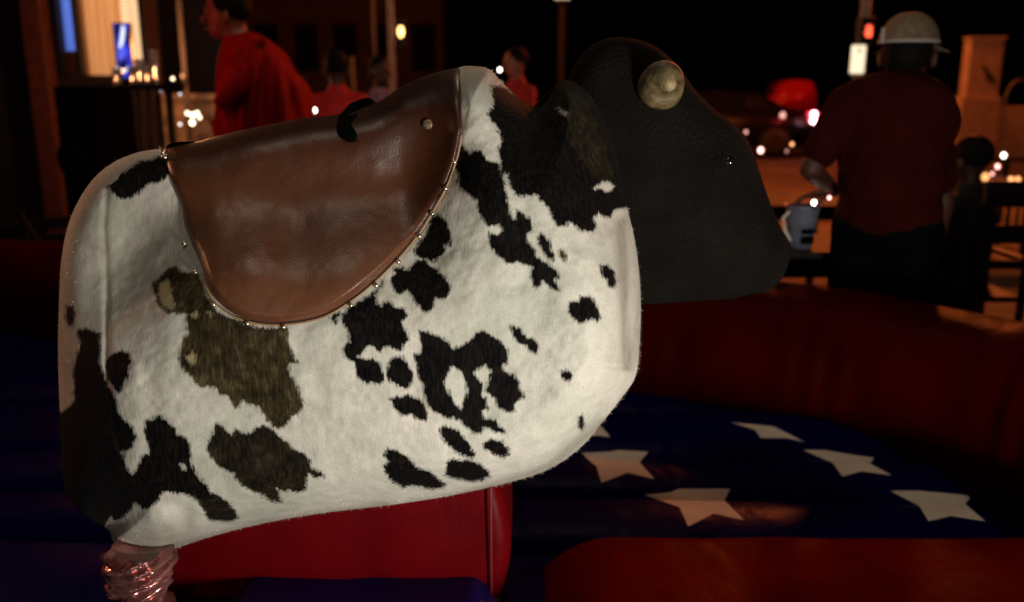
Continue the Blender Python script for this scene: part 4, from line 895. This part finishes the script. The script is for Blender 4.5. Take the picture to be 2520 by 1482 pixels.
# upright screen
o = thing('display_screen', 'upright blue glowing screen in front of the curtained window', 'screen', (P(300, 190, 7.4).x, 7.4, 0))
xa, xb = P(283, 100, 7.4).x, P(318, 100, 7.4).x; za, zb2 = P(300, 56, 7.4).z, P(300, 192, 7.4).z
bm = bmesh.new(); box(bm, (xa-.012, 7.4, zb2-.05), (xb+.012, 7.45, za), .004); box(bm, ((xa+xb)/2-.02, 7.42, .02), ((xa+xb)/2+.02, 7.44, zb2)); box(bm, (xa-.05, 7.34, 0), (xb+.05, 7.52, .02)); bm_obj('frame', bm, M_steel, o)
def screen_mat():
    m = emat('screen_blue', (.02, .02, .35), 1.0); t = m.node_tree; b = t.nodes['Principled BSDF']; tc = N(t, 'ShaderNodeTexCoord'); mp = N(t, 'ShaderNodeMapping'); mp.inputs['Scale'].default_value = (9, 1, 4); mp.inputs['Rotation'].default_value = (0, R(25), 0); t.links.new(tc.outputs['Object'], mp.inputs[0])
    n = N(t, 'ShaderNodeTexNoise', Scale=1.6, Detail=1.0); t.links.new(mp.outputs[0], n.inputs['Vector']); r = N(t, 'ShaderNodeValToRGB'); e = r.color_ramp.elements; e[0].position = .45; e[0].color = (.006, .005, .07, 1); e[1].position = .62; e[1].color = (.05, .06, .75, 1)
    t.links.new(n.outputs[0], r.inputs[0]); t.links.new(r.outputs[0], b.inputs['Emission Color']); return m
bm = bmesh.new(); box(bm, (xa, 7.392, zb2+.0), (xb, 7.4, za-.012)); sc_ = bm_obj('screen_face', bm, screen_mat(), o)
M_glow = emat('screen_white', (.85, .9, 1), 1.3)
for pl in ([(299, 62), (306, 66), (306, 85), (303, 104), (297, 120), (292, 118), (296, 92)], [(300, 176), (316, 163), (317, 168), (303, 182)], [(287, 164), (292, 166), (291, 172), (287, 170)], [(290, 120), (303, 112), (308, 130), (298, 150), (292, 148)]):
    bm = bmesh.new(); fc = bm.faces.new([bm.verts.new(P(a, b, 7.388)) for a, b in pl]); r_ = bmesh.ops.extrude_face_region(bm, geom=[fc]); bmesh.ops.translate(bm, vec=(0, .004, 0), verts=[v for v in r_['geom'] if isinstance(v, bmesh.types.BMVert)])
    bm_obj('bright_shape', bm, M_glow if pl[0] != (290, 120) else emat('screen_mid', (.12, .14, .9), 1.0), sc_)
# loudspeaker stack
o = thing('speaker_cabinet', 'big black speaker cabinet standing left of the railing', 'speaker', (P(245, 400, 5.4).x, 5.4, 0))
xa, xb = P(150, 400, 5.4).x, P(344, 400, 5.95).x; zt = P(240, 212, 5.4).z
bm = bmesh.new(); box(bm, (xa, 5.4, 0), (xb, 5.95, zt), .02); bm_obj('cabinet', bm, mat('black_tolex', (.002, .002, .002), .9, spec=.03, bump=.3, bscale=200), o)
for z, r in ((zt*.3, .17), (zt*.72, .14)):
    bm = bmesh.new(); cyl(bm, ((xa+xb)/2, 5.385, z), ((xa+xb)/2, 5.41, z), r, r*.9, 32); w_ = bm_obj('woofer', bm, mat('woofer_cone', (.004, .004, .004), .9, spec=.1), o)
    bm = bmesh.new(); ball(bm, ((xa+xb)/2, 5.386, z), r*.3, (1, .12, 1)); bm_obj('dust_cap', bm, mat('dust_cap_black', (.004, .004, .004), .9, spec=.1), w_)
# railing
o = thing('metal_railing', 'black metal railing with upright bars between the speaker and the thin grey post', 'railing', (P(395, 300, 6.2).x, 6.2, 0))
Yg = 6.2; xs0, xs1 = P(240, 200, Yg).x, P(450, 200, Yg).x; zt = P(350, 206, Yg).z
bm = bmesh.new(); box(bm, (xs0, Yg-.03, zt-.04), (xs1, Yg+.05, zt), .004); bm_obj('top_rail', bm, M_wood_dk, o)
bm = bmesh.new(); box(bm, (xs0, Yg-.01, .10), (xs1, Yg+.02, .13), .002); bm_obj('bottom_rail', bm, M_steel, o)
for u in (345, 370, 396, 420):
    x = P(u, 280, Yg).x; bm = bmesh.new(); cyl(bm, (x, Yg, 0.0), (x, Yg, zt-.04), .012 if u != 420 else .026, None, 10); bm_obj('bar', bm, M_steel, o, True)
# glasses and bottles on the rail
M_glass = mat('drinking_glass', (.7, .72, .75), .08, trans=.6, alpha=.8)
gl = 'glasses standing on the bar railing'
for i, (u, hgt, lab) in enumerate(((292, .10, 'short tumbler on the rail directly under the blue screen'), (330, .11, 'tall tumbler on the rail right of the blue screen'), (348, .16, 'wide glass with a bright rim at the middle of the rail'), (384, .22, 'stemmed glass near the right end of the rail'), (365, .13, 'narrow glass between the wide glass and the stemmed glass'))):
    o = thing('drinking_glass', lab, 'glass', (P(u, 205, Yg).x, Yg, zt+.001), gl); x = P(u, 205, Yg).x; bm = bmesh.new(); cyl(bm, (x, Yg, zt+.001), (x, Yg, zt+hgt), .026, .034, 16); bm_obj('cup', bm, M_glass, o, True)
    bm = bmesh.new(); cyl(bm, (x, Yg, zt+.002), (x, Yg, zt+.02), .024, .026, 16); bm_obj('foot', bm, M_glass, o, True)

# dark clutter at the far left: folding chairs
def folding_chair(label, u, v, Y, rz, group='folding chairs at the far left', m=None, s=1.0):
    m = m or M_wood_dk; base = P(u, v, Y); base.z = 0; o = thing('folding_chair', label, 'chair', base, group); Mz = Matrix.Translation(base) @ Matrix.Rotation(R(rz), 4, 'Z')
    T_ = lambda p: Mz @ (Vector(p)*s)
    bm = bmesh.new()
    for k in range(5): box(bm, (-.19, -.2+k*.082, .44), (.19, -.2+k*.082+.068, .462), .004)
    bmesh.ops.transform(bm, matrix=Mz @ Matrix.Scale(s, 4), verts=bm.verts); bm_obj('seat', bm, m, o)
    bm = bmesh.new()
    for k in range(3): box(bm, (-.2, .228+.02*k, .60+k*.09), (.2, .242+.02*k, .665+k*.09), .004)
    bmesh.ops.transform(bm, matrix=Mz @ Matrix.Scale(s, 4), verts=bm.verts); bm_obj('backrest', bm, m, o)
    for sx in (-1, 1):
        for (a, b) in (((sx*.205, -.24, 0), (sx*.205, .28, .88)), ((sx*.175, .26, 0), (sx*.175, -.20, .44))):
            bm = bmesh.new(); cyl(bm, T_(a), T_(b), .012*s, None, 8); bm_obj('leg', bm, m, o, True)
    return o
folding_chair('dark folding chair at the far left edge of the view', 95, 500, 4.6, 160)
folding_chair('dark folding chair just left of the black speaker cabinet', 175, 500, 4.9, 200)

# ------------------------------------------------------------ patio furniture at the right
def patio_table(label, u, Y, w_=.9, d_=.7, z=.74, m=M_wood_dk, group='patio tables'):
    c = P(u, 600, Y); c.z = 0; o = thing('patio_table', label, 'table', c, group); bm = bmesh.new()
    n = 7
    for k in range(n): box(bm, (c.x-w_/2, Y-d_/2+k*d_/n, z-.03), (c.x+w_/2, Y-d_/2+(k+.9)*d_/n, z), .003)
    bm_obj('tabletop', bm, m, o)
    for sy in (-1, 1):
        yy = Y+sy*(d_/2-.065); bm = bmesh.new(); box(bm, (c.x-w_/2+.05, yy-.015, z-.11), (c.x+w_/2-.05, yy+.015, z-.032)); bm_obj('apron', bm, m, o)
    for sx in (-1, 1):
        for sy in (-1, 1):
            x, y = c.x+sx*(w_/2-.06), Y+sy*(d_/2-.06); bm = bmesh.new(); box(bm, (x-.025, y-.025, 0), (x+.025, y+.025, z-.032), .003); bm_obj('leg', bm, m, o)
    return o
def slat_chair(label, u, Y, rz, bars=(.52, .64, .76, .88), vertical=False, zh=.95, group='dark patio chairs'):
    c = P(u, 600, Y); c.z = 0; o = thing('patio_chair', label, 'chair', c, group); Mz = Matrix.Translation(c) @ Matrix.Rotation(R(rz), 4, 'Z')
    def add(name, boxes, cy=()):
        bm = bmesh.new()
        for a, b in boxes: box(bm, a, b, .003)
        for a, b, r in cy: cyl(bm, a, b, r, None, 8)
        bmesh.ops.transform(bm, matrix=Mz, verts=bm.verts); bm_obj(name, bm, M_steel, o)
    add('seat', [((-.22, -.22+k*.09, .44), (.22, -.15+k*.09, .46)) for k in range(5)])
    if vertical: add('backrest', [((-.22, .215, zh-.05), (.22, .235, zh)), ((-.22, .215, .52), (.22, .235, .56))]+[((-.2+k*.072, .22, .56), (-.2+k*.072+.028, .232, zh-.05)) for k in range(6)])
    else: add('backrest', [((-.22, .215, z), (.22, .235, z+.055)) for z in bars])
    for sx in (-1, 1):
        add('leg', [((sx*.22-.018, -.22, 0), (sx*.22+.018, -.185, .44))]); add('leg', [((sx*.225-.018, .20, 0), (sx*.225+.018, .24, zh))])
        add('armrest', [((sx*.225-.02, -.2, .64), (sx*.225+.02, .2, .665))])
    return o
def zz(v, Y): return P(1260, v, Y).z
def panel_chair(label, u, Y, w_, panels, bars=(), rz=0):
    c = P(u, 600, Y); c.z = 0; o = thing('patio_chair', label, 'chair', c, 'dark patio chairs'); h = w_/2; zt = zz(panels[0][0], Y)
    def add(name, a, b):
        bm = bmesh.new(); box(bm, Vector(a)+c, Vector(b)+c, .004); bm_obj(name, bm, M_steel, o)
    for v0, v1 in panels: add('back_slat', (-h, -.01, zz(v1, Y)), (h, .012, zz(v0, Y)))
    for k, (f0, f1) in enumerate(bars):
        add('back_bar', (-h+f0*w_, -.007, zz(panels[1][0], Y)), (-h+f1*w_, .008, zz(panels[0][1], Y)))
    add('seat', (-h, .02, .43), (h, .42, .46))
    for sx in (-1, 1):
        add('leg', (sx*h-.016, -.014, 0), (sx*h+.016, .016, zt)); add('leg', (sx*h-.016, .39, 0), (sx*h+.016, .42, .43)); add('armrest', (sx*h-.02, .02, .64), (sx*h+.02, .42, .665))
    return o
panel_chair('dark ladder back patio chair just right of the seated guest in black', 2388, 4.75, .20, [(578, 594), (618, 642), (668, 690)], [(.60, .66)])
panel_chair('dark patio chair with upright back bars at the right edge of the view', 2474, 4.4, .24, [(446, 510), (553, 600), (640, 662)], [(.12, .15), (.45, .51), (.66, .69), (.84, .87)])
patio_table('far patio table carrying the slanting row of candles near the orange lit wall', 2470, 7.6, .75, .6)
patio_table('small dark table left of the man in the cap, carrying the plastic pitcher', 1962, 3.52, .62, .44, z=.898)
patio_table('dark table with candle jars beyond the nose of the bull', 1905, 6.3, .9, .8)
o = thing('patio_fence', 'low dark rail fence along the far side of the patio at the right', 'fence', (P(2480, 400, 8.6).x, 8.6, 0))
xa, xb = P(2400, 400, 8.6).x, P(2700, 400, 8.6).x; zt = P(2480, 388, 8.6).z
for z in (zt, zt*.55): bm = bmesh.new(); box(bm, (xa, 8.58, z-.035), (xb, 8.62, z)); bm_obj('rail', bm, M_steel, o)
for k in range(5): x = xa+(xb-xa)*k/4; bm = bmesh.new(); box(bm, (x-.02, 8.57, 0), (x+.02, 8.63, zt-.0355)); bm_obj('post', bm, M_steel, o)
# plastic pitcher on the small table
Yc = 3.38; c = P(1968, 610, Yc); zt_ = .899; o = thing('plastic_pitcher', 'clear grey plastic pitcher with a bright rim on the small dark table', 'pitcher', (c.x, Yc, zt_))
def lathe(name, prof, c, m, parent, n=28):
    V = []; F = []
    for r, z in prof:
        for k in range(n): V.append((c[0]+r*math.cos(2*math.pi*k/n), c[1]+r*math.sin(2*math.pi*k/n), c[2]+z))
    for i in range(len(prof)-1):
        for k in range(n): F.append((i*n+k, i*n+(k+1) % n, (i+1)*n+(k+1) % n, (i+1)*n+k))
    return link(name, arr_mesh(name, V, F), m, parent)
M_plast = mat('grey_plastic', (.15, .165, .21), .3, noise=.2, nscale=30)
top_ = P(1972, 505, Yc).z-zt_
bd = lathe('vessel', [(0, .004), (.042, .0), (.050, top_*.45), (.064, top_*.97), (.069, top_), (.064, top_), (.060, top_*.95), (.045, .01), (0, .012)], (c.x, Yc, zt_), M_plast, o)
for z, w__ in ((.062, .020), (.024, .030)):
    bm = bmesh.new(); box(bm, (c.x-.015, Yc-.059, zt_+z), (c.x+.032, Yc-.04, zt_+z+w__), .004); bm_obj('dark_label', bm, M_black, bd)
tube('handle', [(c.x-.060, Yc-.03, zt_+top_*.88), (c.x-.082, Yc-.03, zt_+top_*.72), (c.x-.070, Yc-.03, zt_+top_*.45), (c.x-.046, Yc-.03, zt_+top_*.2)], .006, mat('pale_plastic_handle', (.75, .73, .62), .35), o, 8)

# ------------------------------------------------------------ candles and small lights
def light_jar(label, u, v, Y, r, col, s, group, sc=(1, 1, 1.2)):
    c = P(u, v, Y); o = thing('candle_or_glint', label, 'candle', c-Vector((0, 0, r*2.2)), group)
    bm = bmesh.new(); cyl(bm, c-Vector((0, 0, r*2.2)), c-Vector((0, 0, r*1.1)), r*1.1, r*1.25, 14); bm_obj('jar', bm, mat('jar_glass', (.12, .05, .03), .2), o, True)
    bm = bmesh.new(); ball(bm, c, r, sc); bm_obj('flame', bm, emat('flame_glow', col, s), o, True)
WW = (1, .80, .52); PK = (1, .45, .38); OR = (1, .42, .14)
for k, (u, v, r) in enumerate(((461, 279, .013), (474, 284, .017), (485, 279, .014), (491, 289, .013), (473, 302, .019))):
    light_jar(['small candle at the left end of the bright cluster by the red-topped person', 'second candle of the bright cluster, wide and warm', 'middle right candle of the bright cluster', 'rightmost candle of the bright cluster', 'largest and lowest candle of the bright cluster'][k], u, v, 7.0, r, WW, 5, 'candles clustered left of the tall person in red')
light_jar('bright candle just above the saddle right of the tall person in red', 774, 272, 5.6, .012, (1, .9, .75), 9, 'single table candles')
light_jar('white candle beside the guest with the red collar', 1230, 172, 7.4, .012, (1, .95, .8), 8, 'single table candles')
light_jar('warm candle at the right end of the bar railing', 425, 194, 6.15, .010, WW, 4, 'single table candles')
light_jar('faint warm light low on the thin grey post', 449, 188, 8.1, .012, OR, 1.6, 'single table candles', (.8, 1, 2))
light_jar('small white light halfway down the thick railing bar', 443, 232, 6.0, .005, (.9, .9, 1), 4, 'single table candles')
light_jar('small white light between two railing bars', 395, 226, 6.3, .006, (.8, .8, 1), 3, 'single table candles')
light_jar('small light near the foot of the thick railing bar', 443, 306, 6.0, .007, (1, .9, .8), 4, 'single table candles')
for (u, v, Y, r, c_, s, lab) in ((1836, 325, 6.8, .012, PK, 1.6, 'pinkish candle touching the brow of the bull head'), (1872, 370, 6.4, .017, PK, 6, 'bright pinkish candle right of the bull eye'), (1926, 284, 9, .026, PK, 1.6, 'soft pink light below the dark car'),
        (1949, 355, 7, .012, OR, 3, 'small orange candle left of the man in the cap'), (1936, 372, 7, .011, PK, .8, 'faint pink candle under the small orange candle'), (1877, 478, 5, .013, PK, 1.2, 'dull pink light above the dark table'),
        (1887, 507, 4.6, .009, PK, 1.0, 'glow added for a thin pale glint near the muzzle'), (2041, 487, 3.3, .007, PK, 4, 'pale light at the hand of the man in the cap'), (2003, 499, 3.28, .008, (1, .95, .9), 12, 'glow added for the bright glint on the rim of the plastic pitcher'),  # muzzle and pitcher-rim glints are drawn as small glowing jars
        (2470, 383, 8.3, .020, (1, .85, .7), 6, 'lone white candle on the patio rail'), (2455, 410, 7.4, .016, PK, 5, 'upper candle of the slanting row on the far table'), (2442, 428, 7.4, .014, PK, 2.5, 'middle candle of the slanting row on the far table'),
        (2425, 436, 7.3, .028, OR, 2.0, 'large orange candle at the lower end of the slanting row'), (2488, 442, 7.2, .020, OR, 2.4, 'left one of the two square orange lanterns at the right edge'), (2505, 442, 7.2, .020, OR, 2.2, 'right one of the two square orange lanterns at the right edge'),
        (1828, 232, 21, .05, (.5, .8, .8), .12, 'tiny greenish light above the dark car'), (1764, 283, 20, .05, PK, .12, 'tiny dull light near the wheel of the dark car')):
    light_jar(lab, u, v, Y, r, c_, s, 'small lights and candles beyond the arena')
